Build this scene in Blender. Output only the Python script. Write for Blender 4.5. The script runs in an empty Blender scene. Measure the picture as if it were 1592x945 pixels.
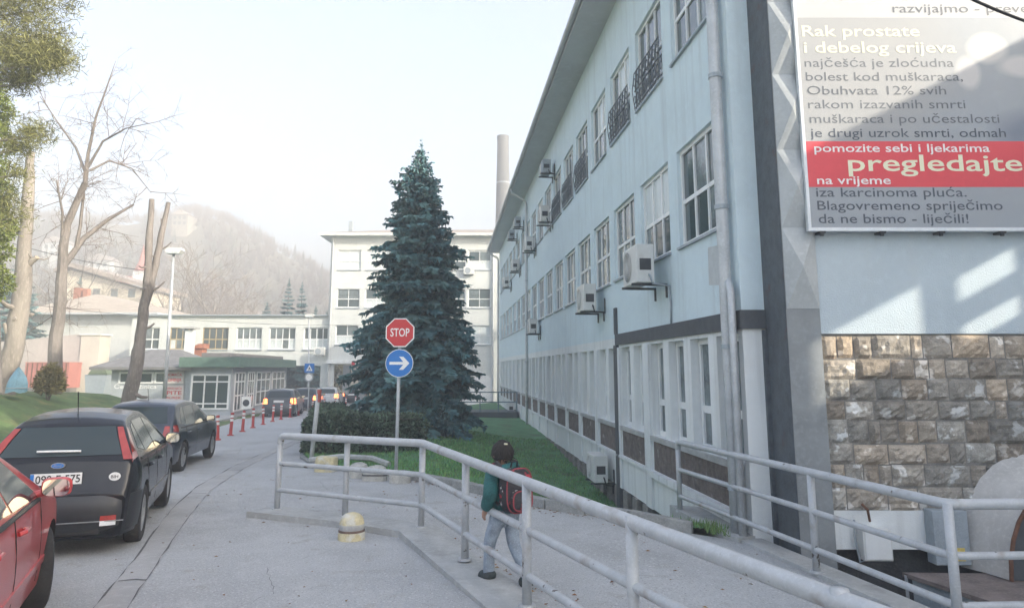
import bpy, bmesh, math, random
from mathutils import Vector, Matrix
from mathutils.geometry import delaunay_2d_cdt
R = math.radians
rnd = random.Random(7)
SC = bpy.context.scene
COL = SC.collection

# ------------------------------------------------------------------ camera, sky, sun, exposure
F, PX, PY, HZ, EYE = 1100.0, 796.0, 392.0, 572.0, 1.95
PITCH = math.atan((HZ - PY) / F)
cam_d = bpy.data.cameras.new('camera')
cam_d.sensor_fit = 'HORIZONTAL'
cam_d.sensor_width = 36.0
cam_d.lens = F / 1592.0 * 36.0
cam_d.shift_y = -(472.5 - PY) / 1592.0
cam_d.clip_start = 0.1
cam_d.clip_end = 6000
cam = bpy.data.objects.new('camera', cam_d)
cam.location = (0, 0, EYE)
cam.rotation_euler = (math.pi / 2 + PITCH, 0, 0)
COL.objects.link(cam)
SC.camera = cam

SUN = Vector((0.80, -0.50, 0.416)).normalized()          # direction towards the sun
SUN_EL = math.asin(SUN.z)
SUN_ROT = math.atan2(SUN.x, SUN.y)
w = bpy.data.worlds.new('World')
SC.world = w
w.use_nodes = True
nt = w.node_tree
sky = nt.nodes.new('ShaderNodeTexSky')
sky.sky_type = 'NISHITA'
sky.sun_disc = False
sky.sun_elevation = SUN_EL
sky.sun_rotation = SUN_ROT
sky.altitude = 200
sky.air_density = 1.0
sky.dust_density = 6.0
sky.ozone_density = 1.6
bg = nt.nodes['Background']
bg.inputs['Strength'].default_value = 0.098
nt.links.new(sky.outputs['Color'], bg.inputs['Color'])
sl = bpy.data.lights.new('sun', 'SUN')
sl.energy = 2.0
sl.angle = R(0.6)
sl.color = (1.0, 0.90, 0.74)
so = bpy.data.objects.new('sun', sl)
so.rotation_euler = SUN.to_track_quat('Z', 'Y').to_euler()
so.location = (40, -30, 60)
COL.objects.link(so)
SC.view_settings.view_transform = 'Standard'
SC.view_settings.look = 'None'
SC.view_settings.gamma = 1.0
SC.view_settings.exposure = 2.5
SC.view_settings.use_curve_mapping = False
SC.cycles.use_denoising = True
SC.cycles.max_bounces = 6
SC.cycles.volume_bounces = 1
SC.cycles.transparent_max_bounces = 6

# ------------------------------------------------------------------ helpers
class MB:
    """collects faces and links them as one mesh object"""
    def __init__(self):
        self.v = []; self.f = []; self.m = []; self.c = []
        self.cur = None
    def face(self, pts, m=0):
        n = len(self.v)
        self.v.extend([tuple(p) for p in pts])
        self.f.append(tuple(range(n, n + len(pts))))
        self.m.append(m); self.c.append(self.cur)
    def grid(self, rows, m=0, closed=False):
        n = len(self.v); w_ = len(rows[0])
        for r in rows: self.v.extend([tuple(p) for p in r])
        for i in range(len(rows) - 1):
            for j in range(w_ if closed else w_ - 1):
                k = (j + 1) % w_
                self.f.append((n + i * w_ + j, n + i * w_ + k, n + (i + 1) * w_ + k, n + (i + 1) * w_ + j))
                self.m.append(m); self.c.append(self.cur)
    def box(self, x0, x1, y0, y1, z0, z1, m=0, T=None):
        P = [(x, y, z) for z in (z0, z1) for y in (y0, y1) for x in (x0, x1)]
        if T: P = [T(*p) for p in P]
        n = len(self.v); self.v.extend([tuple(p) for p in P])
        for q in ((0, 2, 3, 1), (4, 5, 7, 6), (0, 1, 5, 4), (2, 6, 7, 3), (0, 4, 6, 2), (1, 3, 7, 5)):
            self.f.append(tuple(n + i for i in q)); self.m.append(m); self.c.append(self.cur)
    def tube(self, pts, r, n=8, m=0, cap=True):
        pts = [Vector(p) for p in pts]
        rs = r if isinstance(r, (list, tuple)) else [r] * len(pts)
        rows = []; ref = None
        for i, p in enumerate(pts):
            d = (pts[min(i + 1, len(pts) - 1)] - pts[max(i - 1, 0)])
            if d.length < 1e-9: d = Vector((0, 0, 1))
            d.normalize()
            if ref is None:
                ref = Vector((0, 0, 1)) if abs(d.z) < 0.9 else Vector((1, 0, 0))
            a = ref - d * ref.dot(d)
            if a.length < 1e-5: a = d.orthogonal()
            a.normalize(); b = d.cross(a); ref = a
            rows.append([p + (a * math.cos(2 * math.pi * k / n) + b * math.sin(2 * math.pi * k / n)) * rs[i] for k in range(n)])
        base = len(self.v)
        self.grid(rows, m, True)
        if cap:
            self.f.append(tuple(base + k for k in range(n))[::-1]); self.m.append(m); self.c.append(self.cur)
            e = base + (len(rows) - 1) * n
            self.f.append(tuple(e + k for k in range(n))); self.m.append(m); self.c.append(self.cur)
    def lathe(self, prof, c=(0, 0, 0), n=20, m=0, axis='z'):
        rows = []
        for r, h in prof:
            row = []
            for k in range(n):
                a = 2 * math.pi * k / n
                x, y = r * math.cos(a), r * math.sin(a)
                p = (x, y, h) if axis == 'z' else ((h, x, y) if axis == 'x' else (x, h, y))
                row.append((c[0] + p[0], c[1] + p[1], c[2] + p[2]))
            rows.append(row)
        self.grid(rows, m, True)
    def prism(self, poly, e0, e1, T=None, m=0, ms=None):
        """poly of (a,b); extruded from depth e0 to e1; T maps (a,b,e) to a point"""
        T = T or (lambda a, b, e: (a, b, e))
        lo = [T(a, b, e0) for a, b in poly]; hi = [T(a, b, e1) for a, b in poly]
        self.face(lo[::-1], m); self.face(hi, m)
        for i in range(len(poly)):
            j = (i + 1) % len(poly)
            self.face([lo[i], lo[j], hi[j], hi[i]], m if ms is None else ms)
    def build(self, name, mats, parent=None, smooth=False, at=None, bevel=0.0, local=False):
        if not isinstance(mats, (list, tuple)): mats = [mats]
        off = Vector((0, 0, 0))
        if not local:
            q = parent
            while q is not None:
                off += q.location; q = q.parent
        if at is not None: off = off + Vector(at)
        me = bpy.data.meshes.new(name)
        me.from_pydata([(a - off.x, b - off.y, c - off.z) for a, b, c in self.v], [], self.f)
        for mt in mats: me.materials.append(mt)
        me.polygons.foreach_set('material_index', self.m)
        if smooth: me.polygons.foreach_set('use_smooth', [True] * len(self.f))
        if any(c is not None for c in self.c):
            ca = me.color_attributes.new('tint', 'FLOAT_COLOR', 'CORNER')
            vals = []
            for p, c in zip(self.f, self.c):
                c = c if c is not None else (1, 1, 1)
                vals.extend(list(c) + [1.0] if len(c) == 3 else list(c)); 
                for _ in range(len(p) - 1): vals.extend(list(c)[:3] + [1.0])
            ca.data.foreach_set('color', vals)
        me.update()
        o = bpy.data.objects.new(name, me)
        COL.objects.link(o)
        if parent is not None: o.parent = parent
        if at is not None: o.location = at
        if bevel > 0:
            b = o.modifiers.new('bevel', 'BEVEL'); b.width = bevel; b.segments = 2; b.limit_method = 'ANGLE'
        if smooth == 'auto':
            weld(o)
        return o

def weld(o, dist=1e-4, angle=35):
    bm = bmesh.new(); bm.from_mesh(o.data)
    bmesh.ops.remove_doubles(bm, verts=bm.verts, dist=dist)
    bmesh.ops.recalc_face_normals(bm, faces=bm.faces)
    for e in bm.edges:
        if len(e.link_faces) == 2 and e.calc_face_angle(0) > R(angle): e.smooth = False
    for f in bm.faces: f.smooth = True
    bm.to_mesh(o.data); bm.free()

def tag(o, label=None, cat=None, group=None, kind=None):
    if label: o['label'] = label
    if cat: o['category'] = cat
    if group: o['group'] = group
    if kind: o['kind'] = kind
    return o
def thing(name, label, cat, loc=(0, 0, 0), rz=0, group=None):
    o = bpy.data.objects.new(name, None); COL.objects.link(o)
    o.location = loc; o.rotation_euler = (0, 0, rz); o.empty_display_size = 0.2
    return tag(o, label, cat, group)
def dup(o, parent=None):
    c = o.copy(); COL.objects.link(c)
    if parent is not None: c.parent = parent
    for ch in list(o.children): dup(ch, c)
    return c
def dup_thing(o, loc, rz, label, group=None):
    c = dup(o); c.location = loc; c.rotation_euler = (0, 0, rz); c['label'] = label
    if group: c['group'] = group
    return c

# ---- materials
def mat(name, col, rough=0.7, var=0.0, scale=4.0, col2=None, bump=0.0, bscale=None, metal=0.0, spec=0.5,
        tint=False, stretch=(1, 1, 1), spots=None, emit=None, coat=0.0, detail=6):
    m = bpy.data.materials.new(name); m.use_nodes = True
    t = m.node_tree; N = t.nodes; Lk = t.links
    bs = N['Principled BSDF']
    bs.inputs['Roughness'].default_value = rough
    bs.inputs['Metallic'].default_value = metal
    bs.inputs['Specular IOR Level'].default_value = spec
    if coat: bs.inputs['Coat Weight'].default_value = coat; bs.inputs['Coat Roughness'].default_value = 0.05
    tc = N.new('ShaderNodeTexCoord'); mp = N.new('ShaderNodeMapping')
    mp.inputs['Scale'].default_value = stretch
    Lk.new(tc.outputs['Object'], mp.inputs['Vector'])
    rgb = N.new('ShaderNodeRGB'); rgb.outputs[0].default_value = (*col, 1)
    out = rgb.outputs[0]
    def noise(s, d=detail):
        n = N.new('ShaderNodeTexNoise'); n.inputs['Scale'].default_value = s; n.inputs['Detail'].default_value = d
        Lk.new(mp.outputs[0], n.inputs['Vector']); return n
    def ramp(src, a, b):
        r = N.new('ShaderNodeMapRange'); r.inputs['From Min'].default_value = a; r.inputs['From Max'].default_value = b
        Lk.new(src, r.inputs['Value']); return r.outputs[0]
    def mix(fac, a, b, mode='MIX'):
        x = N.new('ShaderNodeMix'); x.data_type = 'RGBA'; x.blend_type = mode
        if isinstance(fac, float): x.inputs[0].default_value = fac
        else: Lk.new(fac, x.inputs[0])
        for s, i in ((a, 6), (b, 7)):
            if isinstance(s, tuple): x.inputs[i].default_value = (*s, 1)
            else: Lk.new(s, x.inputs[i])
        return x.outputs[2]
    if var or col2:
        c2 = col2 or tuple(c * (1 - var) for c in col)
        out = mix(ramp(noise(scale).outputs[0], 0.35, 0.65), out, c2)
        c3 = tuple(min(1, c * (1 + var * 0.6)) for c in col)
        out = mix(ramp(noise(scale * 7.3).outputs[0], 0.5, 0.8), out, c3)
    if spots:                                               # (colour, scale, lo, hi)
        for sc, ss, lo, hi in spots:
            out = mix(ramp(noise(ss, 8).outputs[0], lo, hi), out, sc)
    if tint:
        a = N.new('ShaderNodeVertexColor'); a.layer_name = 'tint'
        out = mix(1.0, out, a.outputs[0], 'MULTIPLY')
    Lk.new(out, bs.inputs['Base Color'])
    if bump:
        b = N.new('ShaderNodeBump'); b.inputs['Strength'].default_value = bump; b.inputs['Distance'].default_value = 0.02
        Lk.new(noise(bscale or scale * 5, 8).outputs[0], b.inputs['Height']); Lk.new(b.outputs[0], bs.inputs['Normal'])
    if emit:
        bs.inputs['Emission Color'].default_value = (*emit[0], 1); bs.inputs['Emission Strength'].default_value = emit[1]
    return m

def streaky(name, col, dirt, amount, rough=0.85, bump=0.25):
    """rendered wall: fine grain plus vertical water streaks"""
    m = mat(name, col, rough, var=0.07, scale=1.3, bump=bump, bscale=55)
    t = m.node_tree; N = t.nodes; Lk = t.links
    bs = N['Principled BSDF']; src = bs.inputs['Base Color'].links[0].from_socket
    tc = N.new('ShaderNodeTexCoord'); mp = N.new('ShaderNodeMapping'); mp.inputs['Scale'].default_value = (3.0, 3.0, 0.16)
    Lk.new(tc.outputs['Object'], mp.inputs['Vector'])
    n = N.new('ShaderNodeTexNoise'); n.inputs['Scale'].default_value = 1.6; n.inputs['Detail'].default_value = 7
    Lk.new(mp.outputs[0], n.inputs['Vector'])
    r = N.new('ShaderNodeMapRange'); r.inputs['From Min'].default_value = 0.52; r.inputs['From Max'].default_value = 0.78
    r.inputs['To Max'].default_value = amount
    Lk.new(n.outputs[0], r.inputs['Value'])
    x = N.new('ShaderNodeMix'); x.data_type = 'RGBA'
    Lk.new(r.outputs[0], x.inputs[0]); Lk.new(src, x.inputs[6]); x.inputs[7].default_value = (*dirt, 1)
    Lk.new(x.outputs[2], bs.inputs['Base Color'])
    return m

M = {}
M['facade'] = streaky('pale_blue_render', (0.62, 0.735, 0.785), (0.42, 0.48, 0.51), 0.5)
M['white_wall'] = streaky('white_render', (0.74, 0.77, 0.77), (0.42, 0.43, 0.42), 0.6)
M['soffit'] = mat('soffit_paint', (0.52, 0.55, 0.57), 0.8, var=0.12, scale=0.8, bump=0.1)
M['trim_white'] = mat('white_window_paint', (0.76, 0.78, 0.78), 0.45, var=0.06, scale=6)
M['pilaster'] = streaky('worn_white_paint', (0.70, 0.73, 0.74), (0.38, 0.39, 0.39), 0.7)
M['sill'] = mat('sill_metal', (0.33, 0.38, 0.42), 0.5, var=0.2, scale=9)
M['glass'] = mat('window_glass', (0.06, 0.085, 0.09), 0.06, spec=0.7)
M['glass2'] = mat('window_glass_pale', (0.16, 0.20, 0.21), 0.08, var=0.5, scale=2.5, spec=0.7)
M['curtain'] = mat('drawn_blind', (0.62, 0.68, 0.69), 0.25, var=0.2, scale=3, stretch=(6, 6, 0.4), spec=0.7)
M['dark_band'] = mat('dark_grey_band', (0.075, 0.085, 0.095), 0.7, var=0.25, scale=5, bump=0.15)
M['dark_strip'] = mat('black_painted_strip', (0.082, 0.100, 0.115), 0.65, var=0.35, scale=6, spots=[((0.10, 0.05, 0.045), 3.0, 0.62, 0.75)], bump=0.2)
M['grey_col'] = mat('grey_cladding', (0.24, 0.26, 0.27), 0.7, var=0.2, scale=2.5, bump=0.15)
M['zinc'] = mat('downpipe_zinc', (0.50, 0.53, 0.55), 0.45, var=0.2, scale=5, metal=0.2)
M['stone'] = mat('rock_faced_stone', (0.37, 0.335, 0.285), 0.92, tint=True, var=0.35, scale=7, bump=1.0, bscale=20,
                 spots=[((0.60, 0.58, 0.54), 4.6, 0.57, 0.61), ((0.16, 0.14, 0.13), 9.0, 0.64, 0.76)])
M['mortar'] = mat('stone_mortar', (0.25, 0.24, 0.225), 0.95, var=0.3, scale=12, bump=0.5)
M['stone_panel'] = mat('stone_facing_panel', (0.16, 0.135, 0.125), 0.9, var=0.4, scale=9, bump=0.9, bscale=14,
                       spots=[((0.30, 0.28, 0.26), 5, 0.62, 0.70)])
M['dark_stone'] = mat('basement_stone', (0.09, 0.095, 0.10), 0.9, var=0.4, scale=5, bump=0.8, bscale=12)
M['concrete'] = mat('concrete', (0.42, 0.43, 0.425), 0.9, var=0.22, scale=2.2, bump=0.35, bscale=40,
                    spots=[((0.26, 0.26, 0.255), 3.2, 0.58, 0.78)])
M['kerb'] = mat('kerb_concrete', (0.30, 0.31, 0.30), 0.9, var=0.3, scale=5, bump=0.5, bscale=30)
M['asphalt'] = mat('worn_asphalt', (0.44, 0.455, 0.462), 0.9, var=0.13, scale=0.55, bump=1.0, bscale=80,
                   spots=[((0.30, 0.305, 0.305), 0.7, 0.52, 0.80), ((0.34, 0.335, 0.32), 3.1, 0.60, 0.72), ((0.55, 0.56, 0.56), 38, 0.55, 0.67), ((0.27, 0.275, 0.28), 50, 0.56, 0.68)])
M['trench'] = mat('trench_patch_asphalt', (0.405, 0.408, 0.405), 0.9, var=0.16, scale=1.6, bump=0.7, bscale=90)
M['tar'] = mat('tar_joint', (0.12, 0.122, 0.125), 0.8, var=0.4, scale=8)
M['rail'] = mat('galvanised_rail', (0.46, 0.48, 0.495), 0.5, var=0.14, scale=7, bump=0.1, metal=0.15,
                spots=[((0.10, 0.085, 0.075), 9, 0.66, 0.70), ((0.30, 0.27, 0.25), 4, 0.60, 0.74)])
M['grass'] = mat('lawn_grass', (0.095, 0.24, 0.105), 0.95, var=0.35, scale=1.4, bump=1.0, bscale=60,
                 spots=[((0.12, 0.115, 0.055), 2.1, 0.55, 0.75), ((0.075, 0.070, 0.055), 0.9, 0.58, 0.74)])
M['blade'] = mat('grass_blade', (0.12, 0.29, 0.13), 0.9, tint=True, spec=0.2)
M['bank'] = mat('bank_grass', (0.105, 0.170, 0.055), 0.95, var=0.4, scale=0.9, bump=1.0, bscale=45,
                spots=[((0.20, 0.18, 0.075), 1.6, 0.52, 0.72)])
M['earth'] = mat('bare_earth', (0.15, 0.12, 0.085), 0.95, var=0.4, scale=0.5, bump=0.6, col2=(0.16, 0.16, 0.07))
M['ac_white'] = mat('air_conditioner_shell', (0.66, 0.67, 0.65), 0.45, var=0.08, scale=3, spots=[((0.42, 0.40, 0.36), 3, 0.62, 0.85)])
M['black'] = mat('black_plastic', (0.018, 0.019, 0.02), 0.5, var=0.3, scale=8)
M['guard'] = mat('window_guard_iron', (0.13, 0.15, 0.17), 0.6, var=0.3, scale=8)
M['dark_metal'] = mat('dark_iron', (0.05, 0.055, 0.06), 0.6, var=0.3, scale=8)
M['bark'] = mat('grey_bark', (0.225, 0.205, 0.19), 0.95, var=0.45, scale=3.0, bump=1.0, bscale=9, stretch=(1, 1, 0.25))
M['bark_warm'] = mat('pale_bark', (0.29, 0.265, 0.235), 0.95, var=0.4, scale=3.0, bump=1.0, bscale=8, stretch=(1, 1, 0.25))
M['twig'] = mat('twig_bark', (0.20, 0.165, 0.14), 0.95, var=0.2, scale=3)
M['cut'] = mat('cut_wood', (0.42, 0.34, 0.25), 0.8, var=0.3, scale=8)
M['spruce'] = mat('spruce_needles', (0.10, 0.20, 0.21), 0.85, tint=True, spec=0.25)
M['pine'] = mat('pine_needles', (0.105, 0.120, 0.055), 0.85, tint=True, spec=0.2)
M['ivy'] = mat('ivy_leaves', (0.145, 0.185, 0.040), 0.65, tint=True)
M['hedge'] = mat('hedge_leaves', (0.062, 0.105, 0.075), 0.75, tint=True)
M['shrub'] = mat('shrub_leaves', (0.17, 0.15, 0.065), 0.8, tint=True)
M['rust'] = mat('rusty_steel', (0.16, 0.075, 0.045), 0.85, var=0.4, scale=6)

def text_obj(body, mat_, parent, x0, x1, z0, y, name='lettering', bold=0.0, height=None, italic=0.0, T=None, depth=0.003, flip=False):
    """text in the plane y = const facing -y, fitted between x0 and x1, baseline z0 (world, or mapped by T(a,b,e))"""
    c = bpy.data.curves.new('text', 'FONT'); c.body = body; c.offset = bold; c.shear = italic; c.resolution_u = 3
    o = bpy.data.objects.new('text', c); COL.objects.link(o)
    dg = bpy.context.evaluated_depsgraph_get()
    me = bpy.data.meshes.new_from_object(o.evaluated_get(dg))
    bpy.data.objects.remove(o); bpy.data.curves.remove(c)
    xs = [v.co.x for v in me.vertices]; ys = [v.co.y for v in me.vertices]
    sx = (x1 - x0) / (max(xs) - min(xs)); mx = min(xs)
    sy = sx if height is None else height / 0.70
    off = Vector((0, 0, 0)); q = parent
    while q is not None: off += q.location; q = q.parent
    if T is None: T = lambda a, b, e: (a, y - e, b)
    # one object per word: letters closer than a space belong together
    sp = list((min(v.co.x for v in q), max(v.co.x for v in q), q) for q in [[me.vertices[i] for i in p.vertices] for p in me.polygons]); sp.sort(key=lambda t: t[0])
    words = []; 
    for a, b, _ in sp:
        if words and a < words[-1][1] + 0.17: words[-1][1] = max(words[-1][1], b)
        else: words.append([a, b])
    out = None
    for wa, wb_ in words:
        mb = MB(); idx = {}
        for p in me.polygons:
            cx = sum(me.vertices[i].co.x for i in p.vertices) / len(p.vertices)
            if not (wa - 1e-4 <= cx <= wb_ + 1e-4): continue
            f = []
            for i in p.vertices:
                if i not in idx:
                    v = me.vertices[i]; idx[i] = len(mb.v); mb.v.append(tuple(T(x0 + (v.co.x - mx) * sx, z0 + v.co.y * sy, depth)))
                f.append(idx[i])
            mb.f.append(tuple(f)); mb.m.append(0); mb.c.append(None)
        out = mb.build(name, mat_, parent)
    bpy.data.meshes.remove(me)
    return out

def sm(t):
    t = max(0.0, min(1.0, t)); return t * t * (3 - 2 * t)
def inpoly(x, y, poly):
    c = False; j = len(poly) - 1
    for i in range(len(poly)):
        xi, yi = poly[i]; xj, yj = poly[j]
        if (yi > y) != (yj > y) and x < (xj - xi) * (y - yi) / (yj - yi) + xi: c = not c
        j = i
    return c
def sheet(name, poly, zf, step, mt, dense=None):
    """surface over a polygon, following the height function zf(x, y)"""
    b = []
    for i in range(len(poly)):
        p = Vector(poly[i]); q = Vector(poly[(i + 1) % len(poly)])
        n = max(1, int((q - p).length / step))
        for k in range(n): b.append(p.lerp(q, k / n))
    xs = [p[0] for p in poly]; ys = [p[1] for p in poly]
    nb = len(b); pts = list(b)
    y = min(ys) + step * 0.5
    while y < max(ys):
        x = min(xs) + step * 0.5
        while x < max(xs):
            if inpoly(x, y, poly): pts.append(Vector((x, y)))
            x += step
        y += step
    r = delaunay_2d_cdt(pts, [(i, (i + 1) % nb) for i in range(nb)], [list(range(nb))], 1, 1e-4)
    mb = MB()
    mb.v = [(p[0], p[1], zf(p[0], p[1])) for p in r[0]]
    mb.f = [tuple(f) for f in r[2]]; mb.m = [0] * len(mb.f); mb.c = [None] * len(mb.f)
    return mb.build(name, mt, smooth=True)
def path_strip(mb, pts, w0, w1, zf, h, T=None, m=0, base=-0.25):
    """raised strip along a polyline: from offset w0 to w1 (left positive), top at zf+h"""
    pts = [Vector(p) for p in pts]; L_ = []; Rr = []
    for i, p in enumerate(pts):
        a = (pts[i] - pts[i - 1]).normalized() if i else None
        b = (pts[i + 1] - pts[i]).normalized() if i < len(pts) - 1 else None
        d = ((a or b) + (b or a)).normalized(); n = Vector((-d.y, d.x))
        k = 1.0 / max(0.5, n.dot(Vector((-(b or a).y, (b or a).x))))
        L_.append(p + n * w1 * k); Rr.append(p + n * w0 * k)
    P = lambda q, dz: (q.x, q.y, zf(q.x, q.y) + dz)
    for i in range(len(pts) - 1):
        a, b, c, d = L_[i], L_[i + 1], Rr[i + 1], Rr[i]
        mb.face([P(a, h), P(d, h), P(c, h), P(b, h)], m)
        mb.face([P(a, base), P(a, h), P(b, h), P(b, base)], m)
        mb.face([P(d, h), P(d, base), P(c, base), P(c, h)], m)
    for q0, q1 in ((L_[0], Rr[0]), (Rr[-1], L_[-1])):
        mb.face([P(q0, base), P(q1, base), P(q1, h), P(q0, h)], m)
# ------------------------------------------------------------------ ground, road, path, lawn
def z_road(x, y):
    z = -0.02 * max(0.0, min(y, 66) - 9)
    if y < 16: z -= 0.2 * sm((x - 1.2) / 2.0) * (1 - sm((y - 11) / 4))
    return z
def xf(y): return 3.06 - 0.0933 * (y - 8.9)                 # main facade line
LAWN_FRONT = [(-7.7, 27.5), (-6.2, 21.5), (-5.0, 17.4), (-4.3, 15.9), (-3.5, 15.1), (-2.15, 14.0), (-1.0, 12.6), (0.5, 10.55), (1.55, 9.75), (2.30, 9.45)]
def z_lawn(x, y):
    d = max(0.0, xf(y) - x)
    zf_ = -1.08 + 0.5 * sm((y - 15) / 16)
    ze = z_road(x, y) + 0.07
    if y < 13: zf_ = ze + (zf_ - ze) * sm((y - 9.6) / 3.0)
    return zf_ + (ze - zf_) * sm((d - 0.3) / 3.6)
def z_bank(x, y):
    xb = -9.3 - 0.14 * (y - 14)
    z = z_road(x, y) - 0.03
    h = 1.5 * sm((xb - x) / 5.5) * (1 - 0.8 * sm((y - 27) / 9))
    return z + h + 0.05 * math.sin(x * 1.3 + y) * sm((xb - x) / 3)

mb = MB()
rings = [0, 30, 45, 52, 60, 90, 140, 220, 400, 800, 1600, 3500]
rows = [[(r * math.cos(2 * math.pi * k / 48), r * math.sin(2 * math.pi * k / 48), -2.9 + 1.5 * sm((r - 45) / 14)) for k in range(48)] for r in rings]
mb.grid(rows, 0, True)
tag(mb.build('ground', M['earth'], smooth=True), kind='structure')

asphalt_poly = [(-60, -14), (-60, -13), (-14, -40), (-10.2, 6), (-11.0, 16), (-12.6, 26), (-22, 33), (-34, 46), (-34, 64), (-2.0, 64), (-2.5, 54), (-11.2, 45), (-9.9, 36)] + LAWN_FRONT + [(2.75, 9.4), (2.97, 9.0), (3.2, 8.2), (3.48, 7.0), (3.62, 6.2), (14, 6.1), (14, -12), (30, -14), (30, -40)]
asphalt_poly = asphalt_poly[2:]
tag(sheet('road', asphalt_poly, z_road, 0.9, M['asphalt']), kind='structure')
lawn_poly = [(p[0] + 0.04, p[1] + 0.05) for p in LAWN_FRONT] + [(xf(10.2) - 0.02, 9.7)] + [(xf(y) - 0.01, y) for y in range(12, 55, 3)] + [(-11.2, 45), (-9.9, 36)]
tag(sheet('lawn', lawn_poly, z_lawn, 0.5, M['grass']), kind='structure')
mb = MB()
rows = []
for i in range(46):
    y = -12 + i * 1.6
    xb = -8.9 - 0.14 * (y - 14)
    rows.append([(xb - k ** 1.55 * 0.30, y, z_bank(xb - k ** 1.55 * 0.30, y)) for k in range(0, 34)])
mb.grid(rows)
tag(mb.build('terrain', M['bank'], smooth=True), kind='structure')

# trench patch with tar joints, 4 mm and 8 mm above the road
left = [(-3.20, 5.2), (-3.47, 6.3), (-3.96, 7.91), (-4.81, 10.42), (-5.45, 12.69), (-5.98, 15.72), (-6.33, 18.4), (-6.80, 23.4)]
right = [(-2.90, 5.2), (-3.19, 6.3), (-3.66, 7.80), (-4.48, 10.42), (-5.06, 12.4), (-5.62, 15.4), (-6.02, 18.2), (-6.55, 23.4)]
def strip(poly, dz, name, mt):
    mb = MB()
    for (a, b) in zip(poly[0][:-1], poly[0][1:]): pass
    L_, R_ = poly
    rr = []
    for i in range(len(L_) - 1):
        for k in range(6):
            t = k / 6
            rr.append(((L_[i][0] + (L_[i + 1][0] - L_[i][0]) * t, L_[i][1] + (L_[i + 1][1] - L_[i][1]) * t),
                       (R_[i][0] + (R_[i + 1][0] - R_[i][0]) * t, R_[i][1] + (R_[i + 1][1] - R_[i][1]) * t)))
    rows = [[(a[0], a[1], z_road(*a) + dz), (b[0], b[1], z_road(*b) + dz)] for a, b in rr]
    mb.grid(rows)
    return tag(mb.build(name, mt), kind='structure')
strip((left, right), 0.004, 'road', M['trench'])
jr = random.Random(3)
def jit(line, w_):
    a = []; b = []
    for i in range(len(line) - 1):
        for k in range(7):
            t = k / 7; x = line[i][0] + (line[i + 1][0] - line[i][0]) * t + jr.uniform(-.012, .012); y = line[i][1] + (line[i + 1][1] - line[i][1]) * t
            ww = w_ * max(0.05, jr.uniform(-0.15, 0.85)); a.append((x - ww, y)); b.append((x + ww, y))
    return a, b
strip(jit(left, 0.016), 0.008, 'road', M['tar'])
strip(jit(right, 0.014), 0.008, 'road', M['tar'])
def crack(pts, n=9):
    a = []; b = []
    for (p, q) in zip(pts[:-1], pts[1:]):
        for k in range(n):
            t = k / n; x = p[0] + (q[0] - p[0]) * t + jr.uniform(-.025, .025); y = p[1] + (q[1] - p[1]) * t + jr.uniform(-.03, .03); w_ = jr.uniform(.001, .0035)
            a.append((x - w_, y)); b.append((x + w_, y + w_))
    strip((a, b), 0.004, 'road', M['tar'])
for c_ in ([(-2.6, 5.6), (-2.1, 6.6), (-2.4, 7.4), (-1.9, 8.2)], [(-2.1, 6.6), (-1.5, 6.9)], [(-3.4, 11), (-3.1, 12.4), (-3.6, 13.6)], [(-6.9, 18.4), (-7.6, 20.5), (-7.4, 22.5)]): crack(c_)
for yy, xa, xb_ in ((6.95, -3.65, -3.38), (11.9, -5.2, -4.92), (15.0, -5.88, -5.52)):
    strip(([(xa, yy), ((xa + xb_) / 2, yy + 0.05), (xb_, yy + 0.02)], [(xa, yy + 0.02), ((xa + xb_) / 2, yy + 0.075), (xb_, yy + 0.05)]), 0.008, 'road', M['tar'])

# kerb of the lawn: a run of kerb blocks
kb = MB(); kr = random.Random(5)
KP = [Vector(p) for p in LAWN_FRONT[5:]]
for i in range(len(KP) - 1):
    a, b = KP[i], KP[i + 1]; n = max(1, round((b - a).length / 0.55)); d = (b - a).normalized()
    for k in range(n):
        p = a.lerp(b, k / n) + d * 0.008; q = a.lerp(b, (k + 1) / n) - d * 0.008
        nn = Vector((-d.y, d.x)); dz = kr.uniform(-0.012, 0.012)
        def T(u_, v_, z_, p=p, q=q, nn=nn): 
            c = p.lerp(q, u_) + nn * v_
            return (c.x, c.y, z_road(c.x, c.y) + z_)
        kb.box(0, 1, -0.06, 0.10, -0.3, 0.13 + dz, 0, T)
tag(kb.build('kerb', M['kerb'], bevel=0.012), kind='structure')
kb = MB()
path_strip(kb, LAWN_FRONT[:6], -0.05, 0.07, z_road, 0.05)
tag(kb.build('kerb', M['kerb']), kind='structure')
kb = MB()
path_strip(kb, [(-13.15, 31.5), (-13.25, 33.6), (-14.0, 37.0), (-14.9, 44), (-15.6, 50), (-16.4, 57)], 0.0, 1.2, z_road, 0.12)
tag(kb.build('pavement', M['concrete']), kind='structure')

# concrete strip that carries the long railing
kb = MB()
RAIL1 = [(-3.21, 10.1), (-2.16, 9.57), (-1.09, 8.9), (-0.47, 7.45), (0.12, 6.05), (0.74, 4.60), (1.37, 3.15), (1.99, 1.70)]
path_strip(kb, [(-3.45, 10.15), (-2.2, 9.52), (-1.12, 8.85), (2.75, 0.0)], -0.25, 0.24, z_road, 0.075)
tag(kb.build('kerb', M['concrete'], bevel=0.012), kind='structure')
kb = MB()
path_strip(kb, [(2.64, 11.1), (2.90, 9.6), (3.02, 9.05), (3.24, 8.1), (3.5, 7.0), (3.64, 6.28), (12, 6.2)], -0.14, 0.16, lambda x, y: -0.2, 0.05)
tag(kb.build('kerb', M['concrete'], bevel=0.01), kind='structure')
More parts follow.
